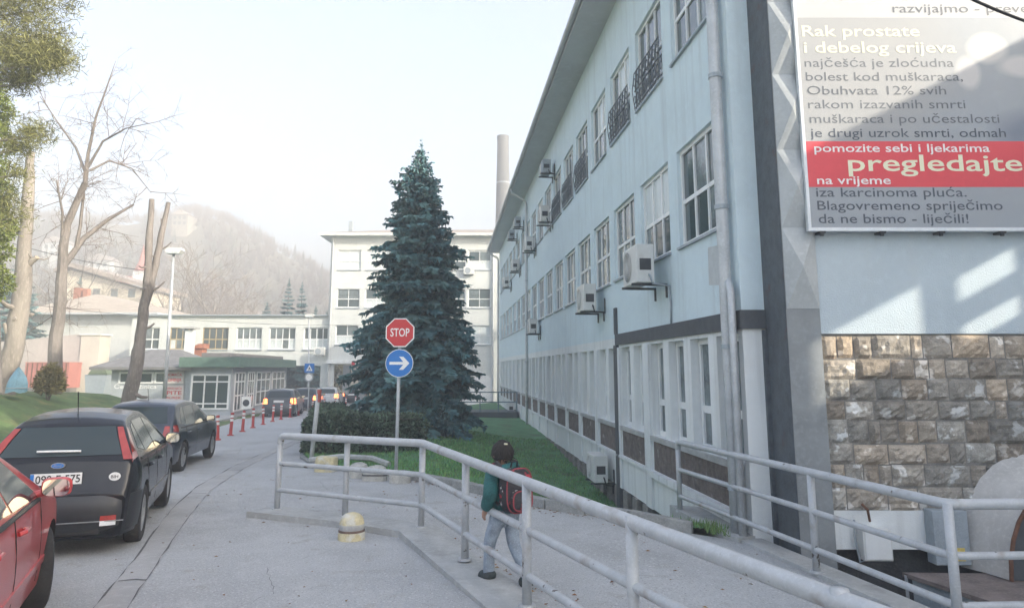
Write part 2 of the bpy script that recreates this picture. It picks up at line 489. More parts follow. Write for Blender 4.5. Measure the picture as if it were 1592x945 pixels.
# sunken yard beside the billboard wall
kb = MB()
kb.face([(3.3, 6.0, -1.75), (14, 6.0, -1.75), (14, 9.4, -1.75), (3.3, 9.4, -1.75)])
tag(kb.build('yard', M['concrete']), kind='structure')
kb = MB()
kb.box(3.55, 14, 6.02, 6.16, -1.75, -0.21)
kb.face([(3.12, 9.2, -1.75), (3.52, 6.9, -1.75), (3.52, 6.9, -0.19), (3.12, 9.2, -0.19)])
kb.face([(3.52, 6.9, -1.75), (3.66, 6.1, -1.75), (3.66, 6.1, -0.19), (3.52, 6.9, -0.19)])
tag(kb.build('retaining_wall', M['concrete'], at=(7, 6.1, -1.75)), 'grey concrete retaining wall of the sunken yard under the railing', 'wall')

# ------------------------------------------------------------------ the long hospital building
K = Vector((3.06, 8.9, 0)); U = Vector((-0.0929, 0.9957, 0)); NV = Vector((-0.9957, -0.0929, 0))
UANG = math.atan2(U.y, U.x)
def fp(s, o, z):
    p = K + U * s + NV * o
    return (p.x, p.y, z)
def wall_grid(mb, T, s0, s1, z0, z1, holes, depth, m=0, mr=None):
    mr = m if mr is None else mr
    S = sorted(set([s0, s1] + [h[0] for h in holes] + [h[1] for h in holes]))
    Z = sorted(set([z0, z1] + [h[2] for h in holes] + [h[3] for h in holes]))
    for i in range(len(S) - 1):
        for j in range(len(Z) - 1):
            cs, cz = (S[i] + S[i + 1]) / 2, (Z[j] + Z[j + 1]) / 2
            if any(h[0] < cs < h[1] and h[2] < cz < h[3] for h in holes): continue
            mb.face([T(S[i], 0, Z[j]), T(S[i + 1], 0, Z[j]), T(S[i + 1], 0, Z[j + 1]), T(S[i], 0, Z[j + 1])], m)
    for a, b, c, d in holes:
        for p, q in (((a, c), (b, c)), ((b, c), (b, d)), ((b, d), (a, d)), ((a, d), (a, c))):
            mb.face([T(p[0], 0, p[1]), T(q[0], 0, q[1]), T(q[0], -depth, q[1]), T(p[0], -depth, p[1])], mr)

hb = thing('hospital_building', 'long pale blue hospital building with rows of white windows, running away from the billboard corner', 'building', tuple(K + Vector((0, 0, -0.2))))
SEND = 43.0; ZS = 10.45; ZB = -0.62
NW = 18
up_holes = []; mid_holes = []; low_holes = []
for k in range(NW):
    s = 0.95 + 2.285 * k
    mid_holes.append((s, s + 1.80, 3.93, 5.57)); up_holes.append((s + 0.1, s + 1.85, 7.18, 8.87))
fins = [0.56, 1.67, 2.78, 3.89]
for s in fins: low_holes.append((s, s + 0.78, 0.72, 2.40))
k = 0
PIL = [4.90]
while 4.90 + 2.28 * (k + 1) < SEND:
    a = 4.90 + 2.28 * k
    low_holes.append((a + 0.23, a + 0.99, 0.72, 2.40)); low_holes.append((a + 1.29, a + 2.05, 0.72, 2.40))
    PIL.append(a + 2.28); k += 1
mb = MB()
CS = 0.42                                                    # corner behind the downpipe
wall_grid(mb, fp, CS, SEND, 2.62, ZS, mid_holes + up_holes, 0.24, 0)
wall_grid(mb, fp, CS, SEND, ZB, 2.62, low_holes, 0.27, 1)
# end face at the corner, then the far gable and the hidden back
c0 = Vector(fp(CS, 0, 0)); c1 = Vector((3.335, c0.y - 0.0, 0))
mb.face([(c0.x, c0.y, -0.6), (c1.x, c1.y, -0.6), (c1.x, c1.y, 2.62), (c0.x, c0.y, 2.62)], 1)
mb.face([(c0.x, c0.y, 2.62), (c1.x, c1.y, 2.62), (c1.x, c1.y, ZS), (c0.x, c0.y, ZS)], 0)
mb.face([fp(SEND, 0, ZB), fp(SEND, -11, ZB), fp(SEND, -11, ZS), fp(SEND, 0, ZS)], 0)
mb.face([fp(0, -11, ZB), fp(SEND, -11, ZB), fp(SEND, -11, ZS), fp(0, -11, ZS)], 0)
mb.build('wall', [M['facade'], M['white_wall']], hb)
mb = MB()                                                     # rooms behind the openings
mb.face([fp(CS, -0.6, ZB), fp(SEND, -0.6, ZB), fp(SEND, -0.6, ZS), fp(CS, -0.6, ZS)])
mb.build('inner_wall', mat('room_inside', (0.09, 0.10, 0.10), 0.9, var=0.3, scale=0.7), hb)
# basement stonework below the white band
mb = MB()
mb.face([fp(4.6, -0.05, -1.6), fp(SEND, -0.05, -1.6), fp(SEND, -0.05, ZB), fp(4.6, -0.05, ZB)])
kk = 0
s = 5.0
while s < SEND:
    mb.box(s, s + 0.36, -0.04, 0.05, -1.6, ZB - 0.003, 1, lambda a, b, c: fp(a, b, c)); s += 0.76
mb.build('basement_wall', [M['dark_stone'], M['mortar']], hb)
# stone panels under the ground floor windows, ledges, pilaster edges
PR = random.Random(11)
def panel(a, b):
    mb = MB()
    n = max(4, int((b - a) / 0.12)); rows = []
    for j in range(6):
        rows.append([fp(a + (b - a) * i / n, 0.006 + (0.0 if i in (0, n) or j in (0, 5) else PR.uniform(0, 0.035)), 0.10 + 0.53 * j / 5) for i in range(n + 1)])
    mb.grid(rows)
    mb.build('stone_panel', M['stone_panel'], hb)
    mb = MB(); mb.box(a - 0.02, b + 0.02, -0.02, 0.07, 0.635, 0.715, 0, fp); mb.build('window_ledge', M['concrete'], hb)
panel(0.62, 4.62)
for a, b in zip(PIL[:-1], PIL[1:]): panel(a + 0.24, b - 0.24)
mb = MB(); mb.box(4.72, SEND, -0.02, 0.06, 0.03, 0.085, 0, fp); mb.box(0.6, 4.72, -0.02, 0.09, -0.02, 0.085, 0, fp)
mb.build('plinth_ledge', M['pilaster'], hb)
for s in PIL[:-1]:
    mb = MB(); mb.box(s - 0.20, s + 0.20, -0.02, 0.045, ZB + 0.01, 2.40, 0, fp); mb.build('pilaster', M['pilaster'], hb)
# dark band and its vertical leg
for bx_, T_ in (((CS - 0.03, 7.35, -0.02, 0.04, 2.46, 2.70), fp), ((7.15, 7.42, -0.02, 0.06, -1.3, 2.455), fp), ((7.2, 7.38, -0.02, 0.05, 2.705, 3.3), fp), ((c0.x - 0.03, c1.x, c0.y - 0.045, c0.y + 0.01, 2.457, 2.703), None)):
    mb = MB(); mb.box(*bx_, 0, T_); mb.build('dark_band', M['dark_band'], hb)
# roof: soffit, eaves, gutter, tiled slope
mb = MB()
EO = 0.78
mb.face([fp(-0.2, 0.0, ZS), fp(SEND + 0.6, 0.0, ZS), fp(SEND + 0.6, EO, ZS - 0.02), fp(-0.2, EO, ZS - 0.02)])
mb.face([fp(SEND + 0.6, EO, ZS - 0.02), fp(SEND + 0.6, -11.8, ZS - 0.02), fp(SEND, -11.8, ZS), fp(SEND, 0, ZS)])
mb.build('soffit', M['soffit'], hb)
mb = MB()
mb.box(-0.2, SEND + 0.6, EO - 0.03, EO + 0.002, ZS - 0.03, ZS + 0.14, 0, fp)
rdg = ZS + 2.7
mb.face([fp(-0.2, EO + 0.03, ZS + 0.14), fp(SEND + 0.6, EO + 0.03, ZS + 0.14), fp(SEND - 4, -5.5, rdg), fp(-0.2, -5.5, rdg)], 1)
mb.face([fp(-0.2, -11.8, ZS + 0.14), fp(SEND + 0.6, -11.8, ZS + 0.14), fp(SEND - 4, -5.5, rdg), fp(-0.2, -5.5, rdg)], 1)
mb.face([fp(SEND + 0.6, EO, ZS + 0.14), fp(SEND + 0.6, -11.8, ZS + 0.14), fp(SEND - 4, -5.5, rdg)], 1)
mb.build('roof', [M['soffit'], mat('roof_tiles', (0.30, 0.24, 0.20), 0.85, var=0.3, scale=3)], hb)
mb = MB()
mb.tube([fp(-0.2 + (SEND + 0.8) * i / 40, EO + 0.075, ZS + 0.10) for i in range(41)], 0.075, 10)
mb.build('gutter', M['zinc'], hb)
for s, o_, first in ((0.62, 0.12, True), (24.5, 0.10, False), (SEND - 0.3, 0.10, False)):
    mb = MB(); r = 0.085 if first else 0.06
    mb.tube([fp(s, EO + 0.05, ZS + 0.04), fp(s, EO, ZS - 0.18), fp(s, o_ + 0.05, ZS - 0.55), fp(s, o_, ZS - 0.75), fp(s, o_, 5.0), fp(s, o_, 2.0), fp(s, o_, -0.15 if first else -1.2)], r, 12)
    if first: mb.tube([fp(s + 0.02, o_ - 0.03, 3.2), fp(s - 0.17, o_ - 0.0, 2.95), fp(s - 0.17, o_, -0.15)], 0.05, 10)
    dp = mb.build('downpipe', M['zinc'], hb, smooth=True)
    for z in (0.4, 2.2, 4.1, 6.0, 7.9):
        mb = MB(); mb.tube([fp(s, o_, z), fp(s, o_, z + 0.06)], r + 0.014, 12); mb.build('pipe_clamp', M['sill'], dp)
# windows --------------------------------------------------------------
def win_proto(wd, ht, cols, rows_, bar=0.05, fr=0.07, mt=None, glass=None, curtain=None, blind_rows=()):
    """local: x along the wall, y into the wall, z up; origin at the lower left corner"""
    fb = MB()
    fb.box(0, wd, 0, 0.07, 0, fr); fb.box(0, wd, 0, 0.07, ht - fr, ht)
    fb.box(0, fr, 0.001, 0.069, fr, ht - fr); fb.box(wd - fr, wd, 0.001, 0.069, fr, ht - fr)
    zs = [0] + rows_ + [1]; xs = [0] + cols + [1]
    for c in cols: fb.box(wd * c - bar / 2, wd * c + bar / 2, 0.002, 0.066, fr, ht - fr)
    for r_ in rows_: fb.box(fr, wd - fr, -0.006, 0.06, ht * r_ - bar * 0.7, ht * r_ + bar * 0.7)
    f = fb.build('window', mt or M['trim_white'], None, local=True)
    pb = MB()
    for i in range(len(zs) - 1):
        for j in range(len(xs) - 1):
            m_ = 0
            if curtain is not None: m_ = curtain[(i * (len(xs) - 1) + j) % len(curtain)]
            pb.face([(wd * xs[j], 0.035, ht * zs[i]), (wd * xs[j + 1], 0.035, ht * zs[i]), (wd * xs[j + 1], 0.035, ht * zs[i + 1]), (wd * xs[j], 0.035, ht * zs[i + 1])], m_)
    p = pb.build('pane', [M['glass'], M['glass2'], M['curtain']], f, local=True)
    return f
def place_windows(protos, spots, parent, ang, seed=1):
    rr = random.Random(seed); base = parent.location.copy(); used = set()
    for p in spots:
        i = rr.randrange(len(protos)); q = protos[i]
        if i in used: q = dup(q)
        used.add(i)
        q.parent = parent; q.location = Vector(p) - base; q.rotation_euler = (0, 0, ang)
    for i, q in enumerate(protos):
        if i not in used:
            for ch in list(q.children): bpy.data.objects.remove(ch)
            bpy.data.objects.remove(q)
third = [0.345, 0.655]
big = [win_proto(1.80, 1.64, third, [0.46], curtain=c) for c in ([0, 1, 0, 0, 0, 1], [1, 0, 0, 0, 1, 0], [0, 0, 1, 2, 2, 2], [0, 0, 0, 0, 0, 0])]
place_windows(big, [fp(h[0], -0.13, h[2]) for h in mid_holes], hb, UANG, 4)
big = [win_proto(1.75, 1.69, third, [0.46], curtain=c) for c in ([0, 1, 0, 0, 0, 1], [1, 0, 0, 2, 2, 0], [0, 0, 0, 0, 0, 0])]
place_windows(big, [fp(h[0], -0.13, h[2]) for h in up_holes], hb, UANG, 9)
slim = [win_proto(0.765, 1.68, [], [0.36], fr=0.085, bar=0.08, curtain=c) for c in ([1, 1], [0, 2], [0, 1], [1, 0])]
place_windows(slim, [fp(h[0], -0.20, h[2]) for h in low_holes], hb, UANG, 2)
for h in mid_holes + up_holes:
    pass
for h in mid_holes + up_holes:
    mb = MB(); mb.box(h[0] - 0.03, h[1] + 0.03, -0.2, 0.05, h[2] - 0.045, h[2] - 0.004, 0, fp); mb.build('window_sill', M['sill'], hb)
# iron window guards on part of the top floor
def grille(s0, s1, z0, z1):
    mb = MB()
    for z in (z0 + 0.05, z0 + (z1 - z0) * 0.5, z1 - 0.02): mb.tube([fp(s0, 0.05, z), fp(s1, 0.05, z)], 0.014, 6)
    n = 15
    for i in range(n + 1):
        s = s0 + (s1 - s0) * i / n
        mb.tube([fp(s, 0.05, z0), fp(s, 0.05 + (0.05 if i % 2 else 0), (z0 + z1) / 2), fp(s, 0.05, z1)], 0.010, 5)
        if i % 2 == 0 and i < n:
            c = Vector(fp(s + (s1 - s0) / n, 0.05, z0 + (z1 - z0) * 0.28)); c2 = Vector(fp(s + (s1 - s0) / n, 0.05, z0 + (z1 - z0) * 0.75))
            for cc in (c, c2):
                mb.tube([cc + U * (0.07 * math.cos(a * math.pi / 4)) + Vector((0, 0, 0.09 * math.sin(a * math.pi / 4))) for a in range(9)], 0.009, 5, cap=False)
    mb.build('window_guard', M['guard'], hb)
for k in (1, 2, 4, 5, 6):
    h = up_holes[k]; grille(h[0] + 0.02, h[1] - 0.02, h[2], h[2] + 0.82)
# bare patch of render by the downpipe
mb = MB(); mb.face([fp(1.0, 0.004, 3.10), fp(1.52, 0.004, 3.16), fp(1.5, 0.004, 3.72), fp(1.02, 0.004, 3.68)])
mb.build('plaster_patch', mat('plaster_patch', (0.52, 0.55, 0.56), 0.9, var=0.12, scale=8), hb)

# ------------------------------------------------------------------ wing with the billboard
YB = 8.62
wg = thing('hospital_wing', 'white rendered wing with stone base and grey corner column behind the billboard', 'building', (5.5, YB, -0.2))
mb = MB()
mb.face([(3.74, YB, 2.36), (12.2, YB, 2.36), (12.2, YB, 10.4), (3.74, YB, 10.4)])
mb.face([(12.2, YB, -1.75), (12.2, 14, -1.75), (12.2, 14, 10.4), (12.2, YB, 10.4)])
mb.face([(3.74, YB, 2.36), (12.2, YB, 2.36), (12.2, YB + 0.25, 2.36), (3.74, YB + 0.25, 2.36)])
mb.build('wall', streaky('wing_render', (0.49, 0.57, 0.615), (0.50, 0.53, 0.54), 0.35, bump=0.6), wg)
mb = MB()
mb.box(3.33, 3.735, YB - 0.03, 9.5, -1.7, 10.4, 0)
mb.build('corner_column', M['grey_col'], wg)
mb = MB()                                                     # black painted flank of the column
mb.box(3.322, 3.336, YB - 0.02, c0.y + 0.0, -1.7, 10.39)
mb.box(3.27, 3.335, c0.y - 0.055, c0.y - 0.001, -0.55, 2.44)
mb.build('column_flank', M['dark_strip'], wg)
mb = MB(); zz = 2.66; flip = 0                              # folded sheet facets on the upper column
while zz < 10.3:
    a, b = (3.335, YB - 0.034), (3.735, YB - 0.034); h = 1.0; mid = (3.52, YB - 0.16)
    mb.face([(a[0], a[1], zz), (mid[0], mid[1], zz + h / 2), (a[0], a[1], zz + h)])
    mb.face([(b[0], b[1], zz), (mid[0], mid[1], zz + h / 2), (b[0], b[1], zz + h)])
    mb.face([(a[0], a[1], zz), (b[0], b[1], zz), (mid[0], mid[1], zz + h / 2)])
    mb.face([(a[0], a[1], zz + h), (b[0], b[1], zz + h), (mid[0], mid[1], zz + h / 2)])
    zz += h
mb.build('folded_cladding', mat('folded_sheet', (0.40, 0.43, 0.44), 0.55, var=0.15, scale=3), wg)
# stone cladding, block by block
mb = MB(); sr = random.Random(21)
mb.cur = (1, 1, 1)
mb.face([(3.74, YB + 0.035, 0.28), (12.2, YB + 0.035, 0.28), (12.2, YB + 0.035, 2.355), (3.74, YB + 0.035, 2.355)], 1)
z = 0.30; row = 0
heights = [0.27, 0.26, 0.24, 0.27, 0.23, 0.25, 0.24, 0.285]
for h in heights:
    x = 3.745 - sr.uniform(0, 0.2)
    while x < 8.2:
        wd = sr.choice((sr.uniform(0.13, 0.25), sr.uniform(0.22, 0.40), sr.uniform(0.30, 0.58))); x0, x1 = max(x, 3.742), x + wd
        if x1 - x0 > 0.06:
            jz0, jz1 = sr.uniform(-.012, .010), sr.uniform(-.012, .012)
            t = sr.uniform(0.62, 1.3); warm = sr.uniform(-0.07, 0.09)
            if z > 1.6: t *= 1.12; warm += 0.05  # sunlight painted into the upper courses: lighter, warmer tint
            mb.cur = (t * (1 + warm), t, t * (1 - warm))
            nx, nz = max(4, int((x1 - x0) / 0.045)), 6
            px_, pz_ = sr.uniform(0.3, 0.7), sr.uniform(0.3, 0.7); amp = sr.uniform(0.01, 0.06)
            rows = []
            for j in range(nz + 1):
                r_ = []
                for i in range(nx + 1):
                    u_, v_ = i / nx, j / nz
                    e = min(u_, 1 - u_, v_, 1 - v_)
                    d = 0.0 if e == 0 else amp * max(0.0, 1 - (abs(u_ - px_) + abs(v_ - pz_)) * 0.9) + sr.uniform(-0.010, 0.018)
                    r_.append((x0 + 0.007 + (x1 - x0 - 0.014) * u_ + (0 if e == 0 else sr.uniform(-.004, .004)), YB + 0.02 - d - (0.006 if e > 0 else 0) + (0.012 if e == 0 else 0), z + 0.007 + jz0 + (h - 0.014 + jz1 - jz0) * v_))
                rows.append(r_)
            mb.grid(rows)
        x += wd
    z += h
mb.build('stone_cladding', [M['stone'], M['mortar']], wg)
mb = MB()
mb.face([(3.74, YB + 0.02, -0.12), (5.12, YB + 0.02, -0.12), (5.12, YB + 0.02, 0.31), (3.74, YB + 0.02, 0.31)])
mb.face([(3.74, YB + 0.02, 0.31), (8, YB + 0.02, 0.31), (8, YB + 0.1, 0.31), (3.74, YB + 0.1, 0.31)])
mb.build('plinth_band', M['white_wall'], wg)
mb = MB()
mb.face([(3.74, YB + 0.3, -1.75), (12.2, YB + 0.3, -1.75), (12.2, YB + 0.3, -0.12), (3.74, YB + 0.3, -0.12)])
mb.face([(3.74, YB + 0.02, -0.12), (12.2, YB + 0.02, -0.12), (12.2, YB + 0.3, -0.12), (3.74, YB + 0.3, -0.12)])
mb.face([(5.12, YB + 0.05, -0.12), (12.2, YB + 0.05, -0.12), (12.2, YB + 0.05, 0.31), (5.12, YB + 0.05, 0.31)])
mb.build('basement_wall', M['dark_stone'], wg)
mb = MB()
mb.box(3.2, 12.9, YB - 0.6, 14, 10.4, 10.55); mb.face([(3.2, YB - 0.6, 10.552), (12.9, YB - 0.6, 10.552), (12.9, 14.2, 13.0), (3.2, 14.2, 13.0)])
mb.build('roof', M['soffit'], wg)
# unseen slab added on the right, shaped to cast forecourt shade and sun patches
slab_root = thing('shade_slab', 'added unseen pale slab with openings, shading the forecourt and billboard wall from the right', 'building', (12.4, 0, -0.2))
mb = MB()
mb.box(12.0, 12.3, -11, 3.0, -0.2, 13.2)
XC = 12.0
def to_slab(p):
    lam = (XC - p[0]) / 0.80
    return (p[1] - 0.50 * lam, p[2] + 0.416 * lam)
def TS(s, o, z): return (XC - o, s, z)
def sun_opening(xw0, xw1, zlo, zhi):
    """opening whose light falls on the wall between xw0..xw1; z given on the wall at xw1"""
    ya, yb = to_slab((xw0, YB, 0))[0], to_slab((xw1, YB, 0))[0]
    za, zb2 = to_slab((xw1, YB, zlo))[1], to_slab((xw1, YB, zhi))[1]
    return (ya, yb, za, zb2)
hh = [sun_opening(3.45, 4.97, 2.20, 3.0), sun_opening(5.34, 6.18, 3.13, 3.47), sun_opening(5.34, 6.18, 2.60, 2.88)]
wall_grid(mb, TS, 3.0, YB - 0.05, -0.2, 8.95, hh, 0.12, 0)
mb.build('wall', M['white_wall'], slab_root)
# ------------------------------------------------------------------ billboard
def wallpt(px, py, Y):
    a, b = px - PX, PY - py; c, s = math.cos(PITCH), math.sin(PITCH)
    v = (a, F * c - b * s, b * c + F * s); t = Y / v[1]
    return v[0] * t, EYE + v[2] * t
YP = YB - 0.14
bb = thing('billboard', 'large grey health campaign billboard with red stripe hung on the white wing wall', 'billboard', (5.9, YP, 3.62))
bx0 = wallpt(1258, 300, YP)[0] - 0.02; bz0 = wallpt(1266, 357, YP)[1]; BX1 = 8.3
bgm = mat('billboard_print', (0.29, 0.32, 0.35), 0.45, var=0.06, scale=1.0)
def blob_print(m):
    """the printed photograph: pale out-of-focus hands on a slate ground"""
    t = m.node_tree; N = t.nodes; Lk = t.links; bs = N['Principled BSDF']
    src = bs.inputs['Base Color'].links[0].from_socket
    tc = N.new('ShaderNodeTexCoord')
    def ell(cx, cz, rx, rz, lo=0.5, hi=1.0):
        mp = N.new('ShaderNodeMapping'); mp.vector_type = 'TEXTURE'
        mp.inputs['Location'].default_value = (cx, 0, cz); mp.inputs['Scale'].default_value = (rx, 50, rz)
        Lk.new(tc.outputs['Object'], mp.inputs['Vector'])
        n = N.new('ShaderNodeTexNoise'); n.inputs['Scale'].default_value = 1.4
        Lk.new(tc.outputs['Object'], n.inputs['Vector'])
        ln = N.new('ShaderNodeVectorMath'); ln.operation = 'LENGTH'; Lk.new(mp.outputs[0], ln.inputs[0])
        ad = N.new('ShaderNodeMath'); ad.operation = 'ADD'; Lk.new(ln.outputs['Value'], ad.inputs[0])
        s2 = N.new('ShaderNodeMath'); s2.operation = 'MULTIPLY'; Lk.new(n.outputs[0], s2.inputs[0]); s2.inputs[1].default_value = 0.4
        Lk.new(s2.outputs[0], ad.inputs[1])
        r = N.new('ShaderNodeMapRange'); r.inputs['From Min'].default_value = hi + 0.2; r.inputs['From Max'].default_value = lo + 0.2
        Lk.new(ad.outputs[0], r.inputs['Value']); return r.outputs[0]
    def over(fac, src, col):
        x = N.new('ShaderNodeMix'); x.data_type = 'RGBA'; Lk.new(fac, x.inputs[0]); Lk.new(src, x.inputs[6]); x.inputs[7].default_value = (*col, 1); return x.outputs[2]
    o = src
    o = over(ell(-1.8, 2.2, 1.9, 1.7), o, (0.31, 0.32, 0.325))
    o = over(ell(0.75, 1.2, 0.75, 0.45), o, (0.17, 0.20, 0.25))
    o = over(ell(1.2, 0.15, 0.9, 0.5), o, (0.27, 0.30, 0.34))
    o = over(ell(0.15, 2.35, 0.30, 0.24, 0.7), o, (0.48, 0.48, 0.47))
    o = over(ell(-0.12, 2.02, 0.18, 0.26, 0.6), o, (0.46, 0.46, 0.46))
    o = over(ell(0.62, 2.1, 0.42, 0.18, 0.6), o, (0.45, 0.45, 0.45))
    o = over(ell(0.35, 0.95, 0.30, 0.05, 0.7), o, (0.42, 0.45, 0.48))
    Lk.new(o, bs.inputs['Base Color'])
blob_print(bgm)
mb = MB(); zt = wallpt(1240, 28, YP)[1]; zr0 = wallpt(1262, 291, YP)[1]; zr1 = wallpt(1258, 220, YP)[1]
mb.box(bx0, BX1, YP, YP + 0.04, bz0, 7.4)
mb.build('panel', mat('billboard_sheet', (0.42, 0.43, 0.44), 0.5, var=0.05, scale=1), bb)
mb = MB(); mb.face([(bx0 + 0.015, YP - 0.001, bz0 + 0.03), (BX1, YP - 0.001, bz0 + 0.03), (BX1, YP - 0.001, zt), (bx0 + 0.015, YP - 0.001, zt)])
mb.build('print', bgm, bb)
mb = MB(); mb.face([(bx0 + 0.015, YP - 0.002, zr0), (BX1, YP - 0.002, zr0), (BX1, YP - 0.002, zr1), (bx0 + 0.015, YP - 0.002, zr1)])
mb.build('stripe', mat('red_print', (0.62, 0.055, 0.075), 0.45, var=0.08, scale=1.5), bb)
mb = MB(); mb.box(bx0 - 0.025, bx0 + 0.012, YP - 0.02, YP + 0.05, bz0 - 0.02, 7.4); mb.box(bx0 + 0.0125, BX1, YP - 0.02, YP + 0.05, bz0 - 0.02, bz0 + 0.02)
mb.build('frame', mat('billboard_frame', (0.66, 0.70, 0.73), 0.4, var=0.1, scale=4), bb)
for px in (1279, 1373, 1465, 1560):
    x = wallpt(px, 362, YP)[0]
    mb = MB(); mb.box(x - 0.035, x + 0.035, YP - 0.005, YB, bz0 - 0.045, bz0 - 0.021); mb.box(x - 0.018, x + 0.018, YP + 0.01, YP + 0.04, bz0 - 0.075, bz0 - 0.045)
    mb.build('bracket', M['dark_metal'], bb)
ink = mat('dark_print', (0.06, 0.075, 0.10), 0.5); inkg = mat('grey_print', (0.12, 0.135, 0.155), 0.5)
cream = mat('cream_print', (0.68, 0.67, 0.50), 0.5); wht = mat('white_print', (0.70, 0.70, 0.69), 0.5)
LN = [('razvijajmo - prevenirajmo', 1388, 1690, 20, inkg, 0, None),
      ('Rak prostate', 1247, 1430, 57, cream, 0.024, None), ('i debelog crijeva', 1250, 1487, 82.5, cream, 0.024, None),
      ('najčešća je zloćudna', 1251, 1483, 104.5, inkg, 0, None), ('bolest kod muškaraca,', 1253, 1497, 126, inkg, 0, None),
      ('Obuhvata 12% svih', 1255, 1471, 147.5, inkg, 0, None), ('rakom izazvanih smrti', 1256.5, 1501, 169, inkg, 0, None),
      ('muškaraca i po učestalosti', 1259, 1554, 191.5, inkg, 0, None), ('je drugi uzrok smrti, odmah', 1260, 1564, 213.5, ink, 0, None),
      ('pomozite sebi i ljekarima', 1266, 1539, 236.5, wht, 0.02, None), ('pregledajte', 1319, 1590, 266, cream, 0.024, None),
      ('na vrijeme', 1270.5, 1385, 286.5, wht, 0.02, None), ('iza karcinoma pluća.', 1269, 1503, 306, ink, 0.008, None),
      ('Blagovremeno spriječimo', 1271, 1559, 326.5, ink, 0.008, None), ('da ne bismo - liječili!', 1273, 1506, 347, ink, 0.008, None)]
for k, (t_, xa, xb, yb, m_, bold, _) in enumerate(LN):
    X0, Z0 = wallpt(xa, yb, YP); X1, _z = wallpt(xb, yb, YP)
    hgt = {1: 20, 2: 20, 10: 28, 0: 16, 9: 14, 11: 14}.get(k, 15.5) * 8.5 / 1100
    text_obj(t_, m_, bb, X0, X1, Z0, YP - 0.0003 - 0.0006 * (k % 3), 'lettering', bold * 0.45, hgt * 0.97)

# ------------------------------------------------------------------ air conditioners on the facade
def ac_unit(label, s, z, kind='white', out=0.05, wd=0.86, ht=0.60, dp=0.32, rear=False, cable=None):
    t = thing('air_conditioner', label, 'air conditioner', fp(s, 0, z), 0, 'air conditioners on the long facade')
    mb = MB()
    def T(a, b, c): return fp(s + a, b, z + c)
    mb.box(-wd / 2, wd / 2, out + 0.10, out + 0.10 + dp, 0, ht, 0, T)
    mb.build('casing', M['ac_white'] if kind == 'white' else M['sill'], t, bevel=0.02)
    mb = MB(); cx = 0.13; cz = ht * 0.5; rr = ht * 0.40; yo = out + 0.10 + dp
    for q in range(7):
        r0 = rr * (q + 1) / 7
        mb.tube([T(cx + r0 * math.cos(a * math.pi / 12), yo + 0.012, cz + r0 * math.sin(a * math.pi / 12)) for a in range(25)], 0.005, 4, cap=False)
    for q in range(8):
        a = q * math.pi / 8
        mb.tube([T(cx - rr * math.cos(a), yo + 0.014, cz - rr * math.sin(a)), T(cx + rr * math.cos(a), yo + 0.014, cz + rr * math.sin(a))], 0.004, 4)
    fg = mb.build('fan_grille', M['ac_white'], t)
    mb = MB(); mb.face([T(cx + rr * math.cos(a * math.pi / 12), yo + 0.004, cz + rr * math.sin(a * math.pi / 12)) for a in range(24)])
    mb.build('fan_opening', M['black'], fg)
    mb = MB(); mb.box(-wd / 2 - 0.004, -wd / 2 + 0.01, out + 0.16, out + 0.14 + dp * 0.7, ht * 0.32, ht * 0.62, 0, T); mb.build('side_vent', M['dark_metal'], t)
    for a in (-wd * 0.36, wd * 0.36):
        mb = MB(); mb.box(a - 0.02, a + 0.02, 0.0, out + 0.16 + dp, -0.045, -0.003, 0, T); mb.box(a - 0.02, a + 0.02, 0.0, 0.03, -0.25, -0.046, 0, T)
        mb.build('bracket', M['dark_metal'], t)
    mb = MB()
    mb.tube([T(-wd / 2 - 0.0, out + 0.2, ht * 0.2), T(-wd / 2 - 0.07, out + 0.2, ht * 0.15), T(-wd / 2 - 0.08, out + 0.17, -0.03), T(-wd / 2 - 0.06, 0.03, -0.06)] + ([T(-wd / 2 - 0.1, 0.02, -0.4), T(-wd / 2 - 0.06, 0.02, -0.78)] if cable else [T(-wd / 2 - 0.05, 0.03, 0.3)]), 0.018, 6)
    mb.build('hose', M['black'] if not cable else M['sill'], t, smooth=True)
    return t
ac_unit('big white air conditioner with a hanging hose, nearest to the corner downpipe', 3.85, 3.42, out=0.16, cable=True, wd=0.95, ht=0.68)
ac_unit('white air conditioner just above the dark vertical strip on the long facade', 8.85, 3.33, out=0.12, wd=0.92, ht=0.66)
ac_unit('white air conditioner below a first floor window about halfway to the middle downpipe', 20.6, 3.35)
ac_unit('white air conditioner between two top floor windows, close before the middle downpipe', 17.0, 7.25)
ac_unit('small grey air conditioner high under the eaves above the other units', 16.4, 8.95, kind='grey', ht=0.5, wd=0.7)
ac_unit('white air conditioner at the top floor right beside the middle downpipe', 21.9, 7.0)
ac_unit('white air conditioner on the top floor first beyond the middle downpipe', 28.2, 6.95)
ac_unit('pale air conditioner on the top floor farthest along the facade', 33.4, 6.7)
ac_unit('grey air conditioner under the eaves just beyond the middle downpipe', 26.6, 9.0, kind='grey', ht=0.5, wd=0.7)
ac_unit('darker grey air conditioner under the eaves far along the facade', 30.0, 9.0, kind='grey', ht=0.5, wd=0.7)
ac_unit('weathered air conditioner low on the plinth beside the dark strip above the lawn', 8.25, -0.62, out=0.05)
ac_unit('small pale air conditioner low on the wall by the footbridge', 30.5, -0.45)

